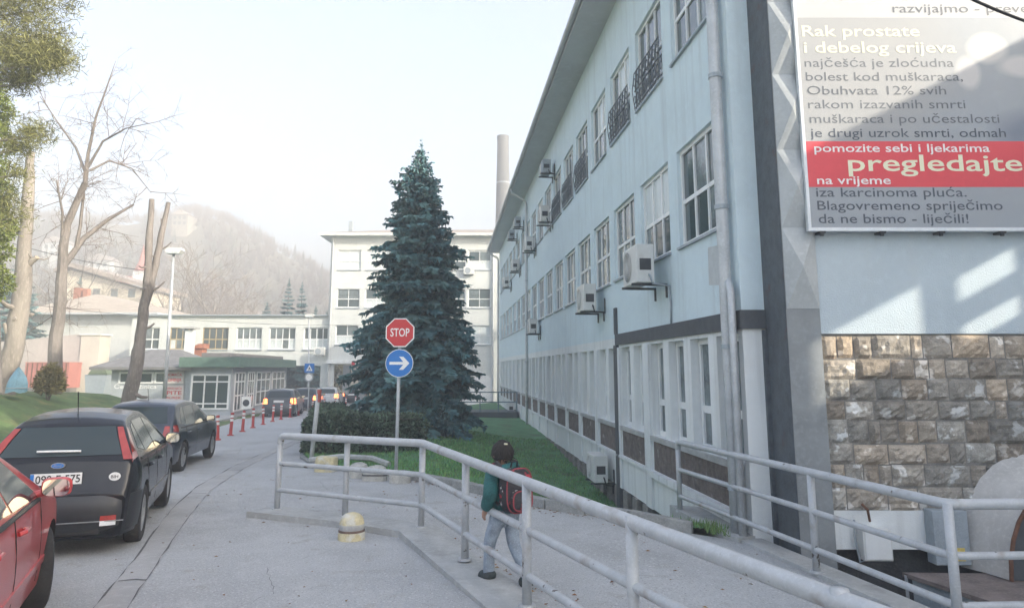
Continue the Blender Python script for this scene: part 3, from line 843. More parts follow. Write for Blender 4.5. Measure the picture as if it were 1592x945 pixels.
# ------------------------------------------------------------------ tubular railings
def railing(label, posts, rails, name='tubular_railing', rad=0.045, ends=None, loc=None, pr=None):
    t = thing(name, label, 'railing', loc)
    for (x, y, z0, z1) in posts:
        mb = MB(); mb.tube([(x, y, z0 - 0.02), (x, y, z1)], pr or rad * 0.86, 14); p = mb.build('post', M['rail'], t, smooth=True)
        mb = MB(); mb.lathe([(0.0, z0 + 0.012), (rad * 1.5, z0 + 0.012), (rad * 1.6, z0 - 0.01)], (x, y, 0), 12); mb.build('base_flange', M['rail'], p)
    for pts, r in rails:
        mb = MB(); mb.tube(pts, r, 16); mb.build('rail', M['rail'], t, smooth='auto')
    return t
def bend(pts, rad=0.12, n=4):
    pts = [Vector(p) for p in pts]; out = [pts[0]]
    for i in range(1, len(pts) - 1):
        a = (pts[i - 1] - pts[i]).normalized(); b = (pts[i + 1] - pts[i]).normalized()
        for k in range(n + 1):
            u_ = k / n; p0 = pts[i] + a * rad; p2 = pts[i] + b * rad
            out.append(p0 * (1 - u_) ** 2 + pts[i] * 2 * u_ * (1 - u_) + p2 * u_ * u_)
    out.append(pts[-1]); return out
zg = lambda x, y: z_road(x, y) + 0.075
P1 = [(x, y, zg(x, y), zg(x, y) + 0.97) for x, y in RAIL1]
def at_h(h): return [(x, y, zg(x, y) + h) for x, y in [RAIL1[0], RAIL1[2], RAIL1[-1]]]
top = at_h(0.97); top = [(top[0][0], top[0][1], top[0][2] - 0.10)] + top
railing('long tubular railing with three rails on a concrete strip, nearest the walking child', [(a, b, c, d - 0.05 if i == 0 else d) for i, (a, b, c, d) in enumerate(P1)],
        [(bend(top, 0.09), 0.047), (bend(at_h(0.60), 0.06), 0.033), (bend(at_h(0.25), 0.06), 0.033)], loc=(RAIL1[0][0], RAIL1[0][1], 0))
Q = [(2.50, 11.0), (2.84, 9.52), (3.19, 7.85), (3.565, 6.05), (4.9, 6.11), (6.2, 6.14)]
def qh(h, first=0): return [(x, y, -0.15 + h) for x, y in [Q[0], Q[2], Q[3], Q[5]]]
railing('shorter tubular railing that starts at the blue facade and turns before the stone wall', [(x, y, -0.15, 0.86) for x, y in Q],
        [(bend([(Q[0][0], Q[0][1], 0.74)] + [(x, y, z) for x, y, z in qh(1.0)], 0.10), 0.043), (bend(qh(0.60), 0.1), 0.032), (bend(qh(0.22), 0.1), 0.032)], loc=(Q[0][0], Q[0][1], -0.15))
# landing slab and weeds at the start of the second railing
mb = MB(); mb.prism([(2.42, 11.35), (2.86, 11.2), (3.05, 9.32), (2.80, 9.2), (2.62, 9.5)], -0.5, -0.12); tag(mb.build('pavement', M['concrete'], bevel=0.015), kind='structure')

# ------------------------------------------------------------------ things in the sunken yard
bt = thing('metal_container', 'low metal container with dusty brown lid standing behind the second railing', 'container', (6.0, 7.6, -1.75))
mb = MB(); mb.prism([(4.45, 8.35), (7.4, 8.2), (7.4, 6.7), (5.0, 6.75)], -1.74, -0.36); mb.build('body', mat('container_paint', (0.36, 0.42, 0.46), 0.6, var=0.3, scale=3, bump=0.2), bt, bevel=0.01)
mb = MB(); mb.prism([(4.38, 8.42), (7.5, 8.28), (7.5, 6.6), (4.95, 6.66)], -0.355, -0.31); mb.build('lid', mat('dusty_lid', (0.22, 0.18, 0.165), 0.9, var=0.4, scale=4, bump=0.5), bt, bevel=0.01)
for x in (5.15, 5.7, 6.3):
    mb = MB(); mb.box(x - 0.02, x + 0.02, 6.655, 6.74, -1.7, -0.37); mb.build('rib', M['rail'], bt)
mb = MB(); mb.tube([(4.96, 6.64, -1.74), (4.96, 6.64, -0.30)], 0.03, 8); mb.tube([(4.40, 8.38, -1.74), (4.40, 8.38, -0.33)], 0.018, 8); mb.build('corner_post', M['rail'], bt)
mb = MB()
rows = []
for i in range(15):
    a = i / 14 * math.pi
    rows.append([(6.02 + r * math.cos(a), y, -0.30 + max(0, r * math.sin(a)) * 1.45) for r, y in ((0.86, YB - 0.01), (0.74, 8.35), (0.66, 8.05))])
mb.grid(rows)
dk = thing('ventilation_duct', 'pale flared ventilation duct arching out of the stone wall beside the container', 'duct', (6.0, 8.3, -0.3))
mb.build('hood', mat('pale_duct', (0.52, 0.51, 0.49), 0.7, var=0.2, scale=3), dk, smooth='auto')
mb = MB(); mb.face([(6.02 + 0.655 * math.cos(i / 14 * math.pi), 8.07, -0.30 + 0.655 * 1.45 * math.sin(i / 14 * math.pi)) for i in range(15)]); mb.build('opening', M['dark_band'], dk)
mb = MB(); mb.tube([(6.02 + 0.665 * math.cos(i / 14 * math.pi), 8.05, -0.30 + 0.665 * 1.45 * math.sin(i / 14 * math.pi)) for i in range(15)], 0.022, 8); mb.build('rim', M['rust'], dk)
eb = thing('meter_box', 'small white metal box on the white band under the stone wall', 'box', (4.15, YB, -0.2))
mb = MB(); mb.box(4.00, 4.33, YB - 0.14, YB + 0.018, -0.21, 0.13); mb.build('box', M['ac_white'], eb, bevel=0.01)
mb = MB(); mb.box(4.02, 4.31, YB - 0.152, YB - 0.141, -0.19, 0.11); mb.build('door', M['trim_white'], eb, bevel=0.004)
mb = MB(); mb.tube([(4.08, YB - 0.05, -0.21), (3.99, YB - 0.05, -0.24), (3.95, YB - 0.04, 0.05), (3.96, YB - 0.04, 0.22)], 0.012, 6); mb.build('conduit', M['sill'], eb)
pb = thing('wall_cabinet', 'grey upright cabinet with a yellow tag between white band and duct', 'cabinet', (5.0, YB, -0.2))
mb = MB(); mb.box(4.80, 5.20, YB - 0.16, YB + 0.018, -0.25, 0.34); mb.build('cabinet', M['sill'], pb, bevel=0.01)
mb = MB(); mb.box(5.03, 5.13, YB - 0.168, YB - 0.161, -0.20, -0.06); mb.build('tag_plate', mat('yellow_plate', (0.66, 0.52, 0.14), 0.6, var=0.2, scale=20), pb)
mb = MB(); mb.tube([(4.15, YB - 0.02, 0.20), (4.10, YB - 0.09, 0.34), (4.05, YB - 0.06, 0.40)], 0.015, 6)
tag(mb.build('pipe_stub', M['rust'], at=(4.1, YB, 0.3)), 'short rusty bent pipe sticking out above the meter box', 'pipe')

# overhead cables
def cable(pts, r, label, loc, sag=0.0):
    a, b = Vector(pts[0]), Vector(pts[1])
    mb = MB(); mb.tube([a.lerp(b, t / 24) - Vector((0, 0, sag * 4 * (t / 24) * (1 - t / 24))) for t in range(25)], r, 6)
    return tag(mb.build('overhead_cable', M['black'], smooth=True, at=loc), label, 'cable')
cable([(2.9, 5.6, 5.75), (6.6, 6.4, 5.05)], 0.014, 'thick dark cable sagging across the top of the billboard', (2.9, 5.6, 5.6), 0.38)
cable([(-40, 50, 12.2), (-23.5, 46, 8.2)], 0.020, 'thin dark cable running behind the bare trees', (-40, 50, 12), 0.5)
cable([(-26, 34, 5.3), (14 - 26, 60, 5.6)], 0.012, 'thin cable strung over the kiosk roof toward the white tower', (-26, 34, 5.3), 0.5)

# ------------------------------------------------------------------ traffic signs
def disc(mb, c, r, y0, y1, n=40, m=0, rot=0.0):
    mb.prism([(c[0] + r * math.cos(2 * math.pi * k / n + rot), c[1] + r * math.sin(2 * math.pi * k / n + rot)) for k in range(n)], y0, y1, lambda a, b, e: (a, e, b), m)
red = mat('sign_red', (0.55, 0.035, 0.04), 0.4, var=0.08, scale=5); blue = mat('sign_blue', (0.015, 0.17, 0.52), 0.4, var=0.08, scale=5)
wsign = mat('sign_white', (0.80, 0.81, 0.80), 0.4, var=0.05, scale=6); galv = M['zinc']
sg = thing('traffic_sign', 'red octagonal STOP sign above a round blue arrow sign on one grey post', 'sign', (-2.18, 13.9, -0.1))
yS = 13.82
mb = MB(); mb.tube([(-2.20, 13.9, -0.35), (-2.185, 13.9, 2.88)], 0.034, 12); mb.build('post', galv, sg, smooth=True)
cx, cz = wallpt(622, 517, yS); r8 = 22.3 * yS / 1114 / math.cos(math.pi / 8)
mb = MB(); disc(mb, (cx, cz), r8, yS - 0.012, yS + 0.012, 8, 0, math.pi / 8); st = mb.build('stop_plate', [wsign], sg)
mb = MB(); disc(mb, (cx, cz), r8 * 0.925, yS - 0.016, yS - 0.0125, 8, 0, math.pi / 8); mb.build('red_field', red, st)
text_obj('STOP', wsign, st, cx - 0.185, cx + 0.185, cz - 0.072, yS - 0.017, 'lettering', 0.012, 0.155)
cx2, cz2 = wallpt(621, 564.5, yS); r2 = 21.6 * yS / 1114
mb = MB(); disc(mb, (cx2, cz2), r2, yS - 0.012, yS + 0.012); ar = mb.build('arrow_plate', wsign, sg)
mb = MB(); disc(mb, (cx2, cz2), r2 * 0.955, yS - 0.016, yS - 0.0125); mb.build('blue_field', blue, ar)
mb = MB(); A = [(-0.19, -0.027), (0.075, -0.027), (-0.005, -0.125), (0.075, -0.125), (0.195, 0), (0.075, 0.125), (-0.005, 0.125), (0.075, 0.027), (-0.19, 0.027)]
mb.prism([(cx2 + a, cz2 + b) for a, b in A], yS - 0.020, yS - 0.0165, lambda a, b, e: (a, e, b)); mb.build('arrow', wsign, ar)
for z in (cz + 0.1, cz - 0.12, cz2 + 0.1, cz2 - 0.1):
    mb = MB(); mb.box(-2.23, -2.14, yS + 0.012, 13.94, z - 0.015, z + 0.015); mb.build('clamp', M['sill'], sg)
lp = thing('leaning_post', 'pale bare post leaning slightly in front of the clipped hedge', 'post', (-4.55, 16.6, -0.1))
mb = MB(); mb.tube([(-4.57, 16.6, -0.35), (-4.45, 16.62, 1.50)], 0.052, 12); mb.build('post', mat('pale_post', (0.42, 0.44, 0.44), 0.7, var=0.25, scale=6), lp, smooth=True)
mb = MB(); mb.tube([(-4.45 + 0.0, 16.62, 1.18), (-4.448, 16.62, 1.46)], 0.056, 12); mb.build('red_sleeve', mat('faded_red', (0.36, 0.09, 0.08), 0.6, var=0.4, scale=9), lp)
mb = MB(); mb.tube([(-4.55, 16.6, 0.45), (-4.68, 16.55, 0.40), (-4.80, 16.52, 0.44)], 0.014, 5); mb.build('wire', M['twig'], lp)
ps = thing('crossing_sign', 'small blue pedestrian crossing sign over a round white sign by the queue of cars', 'sign', (-11.4, 44, -0.7))
yC = 44.0; px_, pz_ = wallpt(481, 572, yC)
mb = MB(); mb.tube([(px_, yC + 0.06, -0.75), (px_, yC + 0.06, pz_ + 0.3)], 0.035, 8); mb.build('post', galv, ps)
mb = MB(); mb.box(px_ - 0.30, px_ + 0.30, yC, yC + 0.02, pz_ - 0.28, pz_ + 0.28); cr = mb.build('crossing_plate', blue, ps)
mb = MB(); mb.prism([(px_ - 0.2, pz_ - 0.17), (px_ + 0.2, pz_ - 0.17), (px_, pz_ + 0.2)], yC - 0.008, yC - 0.003, lambda a, b, e: (a, e, b)); tr_ = mb.build('white_triangle', wsign, cr)
mb = MB(); mb.prism([(px_ - 0.05, pz_ - 0.14), (px_ - 0.02, pz_ - 0.14), (px_ + 0.005, pz_ - 0.03), (px_ + 0.05, pz_ - 0.14), (px_ + 0.08, pz_ - 0.13), (px_ + 0.035, pz_ + 0.05), (px_ - 0.03, pz_ + 0.05)], yC - 0.014, yC - 0.0085, lambda a, b, e: (a, e, b)); mb.build('walking_figure', M['black'], tr_)
c2 = wallpt(480, 586.5, yC)
mb = MB(); disc(mb, c2, 0.26, yC, yC + 0.02); rd = mb.build('round_plate', wsign, ps)
mb = MB(); 
for k in range(24):
    a0, a1 = 2 * math.pi * k / 24, 2 * math.pi * (k + 1) / 24
    mb.face([(c2[0] + r * math.cos(a), yC - 0.004, c2[1] + r * math.sin(a)) for r, a in ((0.2, a0), (0.255, a0), (0.255, a1), (0.2, a1))])
mb.build('rim', M['sill'], rd)

# ------------------------------------------------------------------ concrete mushroom bollard and painted stones
cb = thing('concrete_bollard', 'squat yellow and white dome bollard at the foot of the railing', 'bollard', (-1.87, 8.72, 0))
ym = mat('worn_yellow_paint', (0.58, 0.52, 0.33), 0.85, var=0.3, scale=9, bump=0.4, spots=[((0.55, 0.54, 0.47), 7, 0.5, 0.62)])
bxx, byy = -1.86, 8.62
mb = MB(); mb.lathe([(0.155, -0.02), (0.155, 0.07), (0.148, 0.085)], (bxx, byy, 0), 24); mb.build('foot', ym, cb, smooth='auto')
mb = MB(); mb.lathe([(0.150, 0.085), (0.150, 0.105), (0.146, 0.11)], (bxx, byy, 0), 24); mb.build('dark_ring', mat('brown_ring', (0.16, 0.11, 0.09), 0.8, var=0.3, scale=20), cb)
mb = MB(); mb.lathe([(0.143, 0.11), (0.146, 0.15), (0.142, 0.17)], (bxx, byy, 0), 24); mb.build('white_ring', M['concrete'], cb)
mb = MB(); mb.lathe([(0.142, 0.17), (0.138, 0.20), (0.120, 0.245), (0.085, 0.278), (0.04, 0.292), (0.001, 0.295)], (bxx, byy, 0), 24); mb.build('dome', ym, cb, smooth='auto')
def stone(label, x, y, rx, ry, h, seed, square=False, yellow=False, top=False):
    r_ = random.Random(seed); rows = []
    e = 0.42 if square else 0.75
    prof = [(1.0, -0.1), (1.03, 0.25), (0.98, 0.6), (0.8, 0.86), (0.45, 0.98), (0.01, 1.0)] if not square else [(1, -0.1), (1.02, 0.3), (1.0, 0.8), (0.92, 0.95), (0.5, 1.0), (0.01, 1.0)]
    ph = [r_.uniform(0, 6) for _ in range(3)]
    for q, zz in prof:
        row = []
        for k in range(22):
            a = 2 * math.pi * k / 22; c, s_ = math.cos(a), math.sin(a)
            wob = 1 + 0.06 * math.sin(2 * a + ph[0]) + 0.05 * math.sin(3 * a + ph[1] + zz * 2)
            row.append((x + rx * q * wob * math.copysign(abs(c) ** e, c), y + ry * q * wob * math.copysign(abs(s_) ** e, s_), z_road(x, y) + h * zz * (1 + 0.04 * math.sin(a + ph[2]))))
        rows.append(row)
    t = thing('edge_stone', label, 'stone', (x, y, z_road(x, y)), 0, 'painted stones along the lawn edge')
    mb = MB(); mb.grid(rows, 0, True); mb.build('stone', ym if yellow else M['pale_stone'], t, smooth='auto')
    if top:
        mb = MB(); mb.grid([[(x + (p[0] - x) * 1.012, y + (p[1] - y) * 1.012, z_road(x, y) + h * z_) for p in rows[1]] for z_ in (0.34, 0.45)], 0, True); mb.build('dark_groove', M['tar'], t)
    return t
M['pale_stone'] = mat('weathered_white_stone', (0.46, 0.46, 0.43), 0.9, var=0.3, scale=8, bump=0.6, bscale=25)
stone('square yellow stone at the left tip of the lawn border, just behind the railing', -3.78, 14.9, 0.20, 0.16, 0.30, 1, True, True)
stone('round pale stone leaning against the lawn edge, second from the yellow one', -2.93, 13.95, 0.19, 0.17, 0.27, 2)
stone('rounded pale stone with a dark groove in the middle of the row', -2.52, 13.55, 0.21, 0.17, 0.27, 3, False, False, True)
stone('squared pale stone next to the grey kerb blocks', -2.02, 13.25, 0.18, 0.15, 0.20, 4, True)
mb = MB(); mb.tube([(-4.35, 15.75, 0.0), (-3.6, 15.5, 0.10), (-2.9, 15.2, 0.10), (-2.5, 14.9, 0.02)], 0.06, 6)
tag(mb.build('border_plank', M['concrete'], at=(-3.5, 15.5, 0)), 'weathered border plank lying on the lawn tip behind the stones', 'plank')
# ------------------------------------------------------------------ cars
def paint(name, col): return mat(name, col, 0.28, var=0.10, scale=1.6, coat=0.5, spots=[((min(1, col[0] * 0.8 + 0.05), min(1, col[1] * 0.8 + 0.05), min(1, col[2] * 0.8 + 0.048)), 2.0, 0.50, 0.85)])
M['tyre'] = mat('tyre_rubber', (0.03, 0.03, 0.031), 0.85, var=0.4, scale=8, bump=0.3)
M['rim'] = mat('wheel_rim', (0.36, 0.37, 0.38), 0.4, var=0.2, scale=9, metal=0.5)
M['tail'] = mat('tail_lamp_red', (0.36, 0.045, 0.035), 0.15, coat=0.7, var=0.25, scale=12)
M['tail_pale'] = mat('tail_lamp_clear', (0.55, 0.36, 0.34), 0.15, coat=0.7)
M['tail_lit'] = mat('tail_lamp_lit', (0.5, 0.05, 0.02), 0.2, emit=((1.0, 0.16, 0.04), 2.2))
M['car_glass'] = mat('car_window', (0.028, 0.042, 0.045), 0.05, spec=0.6)
M['car_trim'] = mat('car_black_trim', (0.02, 0.021, 0.022), 0.55, var=0.3, scale=5)
M['plate'] = mat('licence_plate', (0.74, 0.75, 0.74), 0.45)
M['well'] = mat('wheel_well', (0.012, 0.012, 0.012), 0.95)

def interp(tab, y):
    if y <= tab[0][0]: return tab[0][1]
    for (a, b), (c, d) in zip(tab[:-1], tab[1:]):
        if y <= c: 
            t = (y - a) / (c - a) if c > a else 1
            return b + (d - b) * t
    return tab[-1][1]
def car(name, label, pm, spec, loc, rz, lit=False, plate=None, detail=True, emblem=None, group='cars queueing on the road', trim=None):
    L, W, belt, prof, wb, wr = spec['L'], spec['W'] / 2, spec['belt'], spec['prof'], spec['wheels'], spec['wr']
    zb = spec.get('zb', 0.20); tum = spec.get('tum', 0.34); rc = 0.075
    root = thing(name, label, 'car', (0, 0, 0), 0, group)
    def Wy(y):
        a = max(0, 1 - y / 0.42); b = max(0, 1 - (L - y) / 0.75)
        return W * (1 - 0.13 * a * a - 0.20 * b * b)
    def zt(y): return interp(prof, y)
    def hw(y, z):
        q = Wy(y) * (1 - 0.055 * ((min(z, belt) - 0.58) / 0.40) ** 2)
        if z > belt: q -= (z - belt) * tum
        if belt - 0.16 < z < belt - 0.10: q -= 0.004
        return q
    roof = spec['roof']
    def crown(y): return 0.02 + 0.025 * sm((y - roof[0] + 0.3) / 0.5) * sm((roof[1] + 0.5 - y) / 0.6)
    def ztop(y, x):
        z = zt(y); xr = max(0.05, hw(y, z - rc) - rc)
        return z + crown(y) * max(0, 1 - (x / xr) ** 2)
    def yrear(z, x):
        lo, hi = 0.0, roof[0]
        for _ in range(26):
            m = (lo + hi) / 2
            if ztop(m, x) < z: lo = m
            else: hi = m
        return hi
    def yfront(z, x):
        lo, hi = roof[1], L
        for _ in range(26):
            m = (lo + hi) / 2
            if ztop(m, x) > z: lo = m
            else: hi = m
        return lo
    ys = sorted(set([round(p[0], 3) for p in prof] + [round(i * L / 56, 3) for i in range(57)] + [0.01, 0.03, 0.06, 0.10, 0.14, 0.2, L - 0.03, L - 0.01]))
    rows = []
    for y in ys:
        z = zt(y); half = []
        zs = zb + (0.05 if 0.35 < y < L - 0.35 else 0.0)
        ztc = z - rc
        cuts = [0, 0.06, 0.16, 0.28, 0.4, 0.52, 0.62, 0.72, 0.82, 0.91, 1.0]
        half.append((hw(y, zs) - 0.06, zs))
        for c in cuts: 
            zz = zs + 0.02 + (ztc - zs - 0.02) * c
            half.append((hw(y, zz), zz))
        xs_ = hw(y, ztc)
        for a in (25, 50, 72, 90): half.append((xs_ - rc * (1 - math.cos(R(a))), ztc + rc * math.sin(R(a))))
        xr = xs_ - rc
        for f in (0.75, 0.5, 0.25, 0.0): half.append((xr * f, ztop(y, xr * f)))
        ring = [(x, y, zz) for x, zz in half] + [(-x, y, zz) for x, zz in half[-2::-1]]
        rows.append(ring)
    mb = MB(); mb.grid(rows, 0, True)
    mb.face(rows[0][::-1]); mb.face(rows[-1])
    body = mb.build('body', [pm, M['well']], root, local=True)
    weld(body, 1e-5, 28)
    # wheel wells by boolean
    cm = MB()
    for y in wb:
        for s in (-1, 1):
            cm.lathe([(0.001, s * (W - 0.26)), (wr + 0.055, s * (W - 0.26)), (wr + 0.055, s * (W + 0.2)), (0.001, s * (W + 0.2))], (0, y, wr), 32, 0, 'x')
    cut = cm.build('cutter', [M['well']], None, local=True); weld(cut, 1e-5)
    for p in cut.data.polygons: p.use_smooth = False
    md = body.modifiers.new('b', 'BOOLEAN'); md.object = cut; md.operation = 'DIFFERENCE'; md.solver = 'EXACT'; md.material_mode = 'TRANSFER'
    dg = bpy.context.evaluated_depsgraph_get(); nm = bpy.data.meshes.new_from_object(body.evaluated_get(dg))
    body.modifiers.clear(); body.data = nm; nm.name = 'body'
    bpy.data.objects.remove(cut)
    def bil(c, u_, v_): 
        return tuple((c[0][i] * (1 - u_) + c[1][i] * u_) * (1 - v_) + (c[3][i] * (1 - u_) + c[2][i] * u_) * v_ for i in range(2))
    def side(mb, c, s, off, n=8, m_=0):
        """patch on the flank: corners (y,z)"""
        g = []
        for j in range(n + 1):
            r_ = []
            for i in range(n + 1):
                y, z = bil(c, i / n, j / n); z = min(z, zt(y) - rc * 0.55)
                r_.append((s * (hw(y, z) + off), y, z))
            g.append(r_)
        mb.grid(g, m_)
        rim_(mb, g, s, m_)
    def rim_(mb, g, s, m_):
        edge = g[0] + [r[-1] for r in g[1:]] + g[-1][-2::-1] + [r[0] for r in g[-2:0:-1]]
        inn = [(p[0] - s * 0.02, p[1], p[2]) for p in edge]
        for i in range(len(edge)):
            j = (i + 1) % len(edge); mb.face([edge[i], edge[j], inn[j], inn[i]], m_)
    def rear(mb, c, off, n=8, m_=0, front=False):
        """patch on the tail: corners (x,z)"""
        g = []
        for j in range(n + 1):
            r_ = []
            for i in range(n + 1):
                x, z = bil(c, i / n, j / n)
                y = yfront(z, x) + off if front else yrear(z, x) - off
                r_.append((x, y, z + (0 if front else off * 0.4)))
            g.append(r_)
        mb.grid(g, m_)
        edge = g[0] + [r[-1] for r in g[1:]] + g[-1][-2::-1] + [r[0] for r in g[-2:0:-1]]
        inn = [(p[0], p[1] + (-0.03 if front else 0.03), p[2] - 0.01) for p in edge]
        for i in range(len(edge)):
            j = (i + 1) % len(edge); mb.face([edge[i], edge[j], inn[j], inn[i]], m_)
    def corner(mb, y0, y1, z0, z1, s, off, n=8, m_=0):
        """patch wrapped round the rear corner between flank and tail"""
        g = []
        for j in range(n + 1):
            z = z0 + (z1 - z0) * j / n; ye = None
            row = []
            for i in range(n + 1):
                a = i / n
                yy = y0 + (y1 - y0) * a
                yy = max(yy, yrear(z + 0.0, hw(0.3, z) - rc) + 0.02)
                row.append((s * (hw(yy, z) + off), yy, z))
            g.append(row)
        mb.grid(g, m_)
    # glass
    rw = spec['rear_window']
    mb = MB(); rear(mb, rw, 0.006); rear_w = mb.build('rear_window', M['car_glass'], root, local=True, smooth='auto')
    mb = MB(); rear(mb, spec['windscreen'], 0.006, front=True); mb.build('windscreen', M['car_glass'], root, local=True, smooth='auto')
    for s in (-1, 1):
        for c in spec['side_windows']:
            mb = MB(); side(mb, c, s, 0.005); mb.build('side_window', M['car_glass'], root, local=True, smooth='auto')
        if detail:
            y0 = min(p[0] for c in spec['side_windows'] for p in c); y1 = max(p[0] for c in spec['side_windows'] for p in c)
            mb = MB(); side(mb, [(y0 - 0.05, belt + 0.005), (y1 + 0.02, belt - 0.015), (y1 + 0.02, belt + 0.012), (y0 - 0.05, belt + 0.03)], s, 0.008, 14); mb.build('window_trim', M['car_trim'], root, local=True)
            for ya in spec['door_lines']:
                mb = MB(); side(mb, [(ya, 0.34), (ya + 0.010, 0.34), (ya + 0.010, belt), (ya, belt)], s, 0.0025, 6); mb.build('door_seam', M['car_trim'], root, local=True)
            mb = MB(); side(mb, [(wb[0] + wr + 0.08, 0.44), (wb[1] - wr - 0.08, 0.44), (wb[1] - wr - 0.08, 0.49), (wb[0] + wr + 0.08, 0.49)], s, 0.014, 12); mb.build('side_moulding', spec.get('mould', pm) if not trim else trim, root, local=True)
            for ya in spec['handles']:
                mb = MB(); mb.tube([(s * (hw(ya, belt - 0.10) + 0.005), ya, belt - 0.11), (s * (hw(ya, belt - 0.10) + 0.035), ya + 0.03, belt - 0.10), (s * (hw(ya, belt - 0.10) + 0.035), ya + 0.15, belt - 0.10), (s * (hw(ya, belt - 0.10) + 0.005), ya + 0.18, belt - 0.11)], 0.016, 8); mb.build('door_handle', pm, root, local=True, smooth='auto')
        # mirror
        ym_ = spec['mirror']; xm = hw(ym_, belt + 0.02)
        mb = MB(); rows_ = []
        for k, (q, yy) in enumerate(((0.01, -0.005), (0.8, 0.0), (1.0, 0.03), (0.9, 0.09), (0.5, 0.14), (0.02, 0.16))):
            rows_.append([(s * (xm + 0.13 + 0.105 * q * math.copysign(abs(math.cos(a)) ** 0.6, math.cos(a))), ym_ + yy, belt + 0.085 + 0.072 * q * math.copysign(abs(math.sin(a)) ** 0.6, math.sin(a))) for a in [2 * math.pi * i / 18 for i in range(18)]])
        mb.grid(rows_, 0, True)
        mb.tube([(s * (xm - 0.02), ym_ + 0.07, belt + 0.03), (s * (xm + 0.08), ym_ + 0.07, belt + 0.06)], 0.028, 8)
        mi = mb.build('mirror', spec.get('mirror_mat', pm), root, local=True, smooth='auto')
        mb = MB(); mb.face([(s * (xm + 0.13 + 0.09 * math.copysign(abs(math.cos(a)) ** 0.6, math.cos(a))), ym_ - 0.008, belt + 0.085 + 0.06 * math.copysign(abs(math.sin(a)) ** 0.6, math.sin(a))) for a in [2 * math.pi * i / 18 for i in range(18)]])
        mb.build('mirror_glass', mat_mirror, mi, local=True)
    # lamps
    for s in (-1, 1):
        mb = MB()
        for kind, c, m_ in spec['lamps']:
            if kind == 'side': side(mb, c, s, 0.012, 6, m_)
            elif kind == 'rear': rear(mb, [(s * p[0], p[1]) for p in c], 0.012, 6, m_)
            else: corner(mb, *c, s, 0.012, 6, m_)
        mb.build('tail_light', [M['tail_lit'] if lit else M['tail'], M['tail_pale']], root, local=True, smooth='auto')
        if 'fog' in spec:
            mb = MB(); x0, x1, z0, z1 = spec['fog']
            for (za, zc, m_) in ((z0, (z0 + z1) / 2, 1), ((z0 + z1) / 2, z1, 0)):
                g = [[(s * (x0 + (x1 - x0) * i / 4), -0.060 + 0.035 * (i / 4) ** 2, z) for i in range(5)] for z in (za, zc)]
                mb.grid(g, m_)
            mb.build('fog_lamp', [M['tail'], M['trim_white']], root, local=True)
    # bumper
    bz0, bz1 = spec['bumper']
    mb = MB(); g = []
    for z in [bz0 + (bz1 - bz0) * j / 6 for j in range(7)]:
        row = []
        bul = 0.045 * math.sin(math.pi * (z - bz0) / (bz1 - bz0)) ** 0.5 if bz0 < z < bz1 else 0.0
        yend = wb[0] - wr - 0.065
        for i in range(25):
            a = -1 + 2 * i / 24
            if abs(a) > 0.72:
                t = (abs(a) - 0.72) / 0.28; yy = 0.06 + (yend - 0.06) * t; xx = hw(yy, z) + 0.012 + bul * 0.3 * (1 - t)
            else:
                t = abs(a) / 0.72; xx = (hw(0.06, z) - 0.0) * t * 0.985; yy = -0.01 - bul + 0.055 * t ** 4
            row.append((math.copysign(xx, a), yy, z))
        g.append(row)
    mb.grid(g); mb.face(g[-1] + [(hw(0.2, bz1) - .1, 0.16, bz1), (-hw(0.2, bz1) + .1, 0.16, bz1)])
    bp = mb.build('bumper', spec.get('bumper_mat', pm), root, local=True, smooth='auto')
    mb = MB(); mb.box(-0.5, 0.5, -0.02, 0.05, bz0 - 0.02, bz0 + 0.10); mb.build('bumper_grille', M['car_trim'], bp, local=True, bevel=0.02)
    if detail:
        mb = MB(); mb.tube([(x, -0.062 + .055 * (abs(x) / .85) ** 4, bz0 + 0.115) for x in [-.74 + .148 * i for i in range(11)]], 0.006, 6); mb.build('chrome_strip', M['rim'], bp, local=True)
        mb = MB(); mb.tube([(-0.42, -0.01, 0.24), (-0.42, 0.3, 0.24)], 0.03, 10); mb.build('exhaust', M['dark_metal'], root, local=True)
    # plate
    pz = spec['plate_z']; py_ = (yrear(pz + 0.06, 0) - 0.022) if pz + 0.05 > zt(0.0) else -0.062
    mb = MB(); mb.box(-0.26, 0.26, py_ - 0.004, py_ + 0.012, pz, pz + 0.115); pl = mb.build('licence_plate', M['plate'], root, local=True)
    if plate:
        mb = MB(); mb.box(-0.259, -0.222, py_ - 0.007, py_ - 0.0045, pz + 0.002, pz + 0.113); mb.build('blue_band', blue, pl, local=True)
        text_obj(plate, M['black'], pl, -0.205, 0.245, pz + 0.020, py_ - 0.006, 'lettering', 0.012, 0.078)
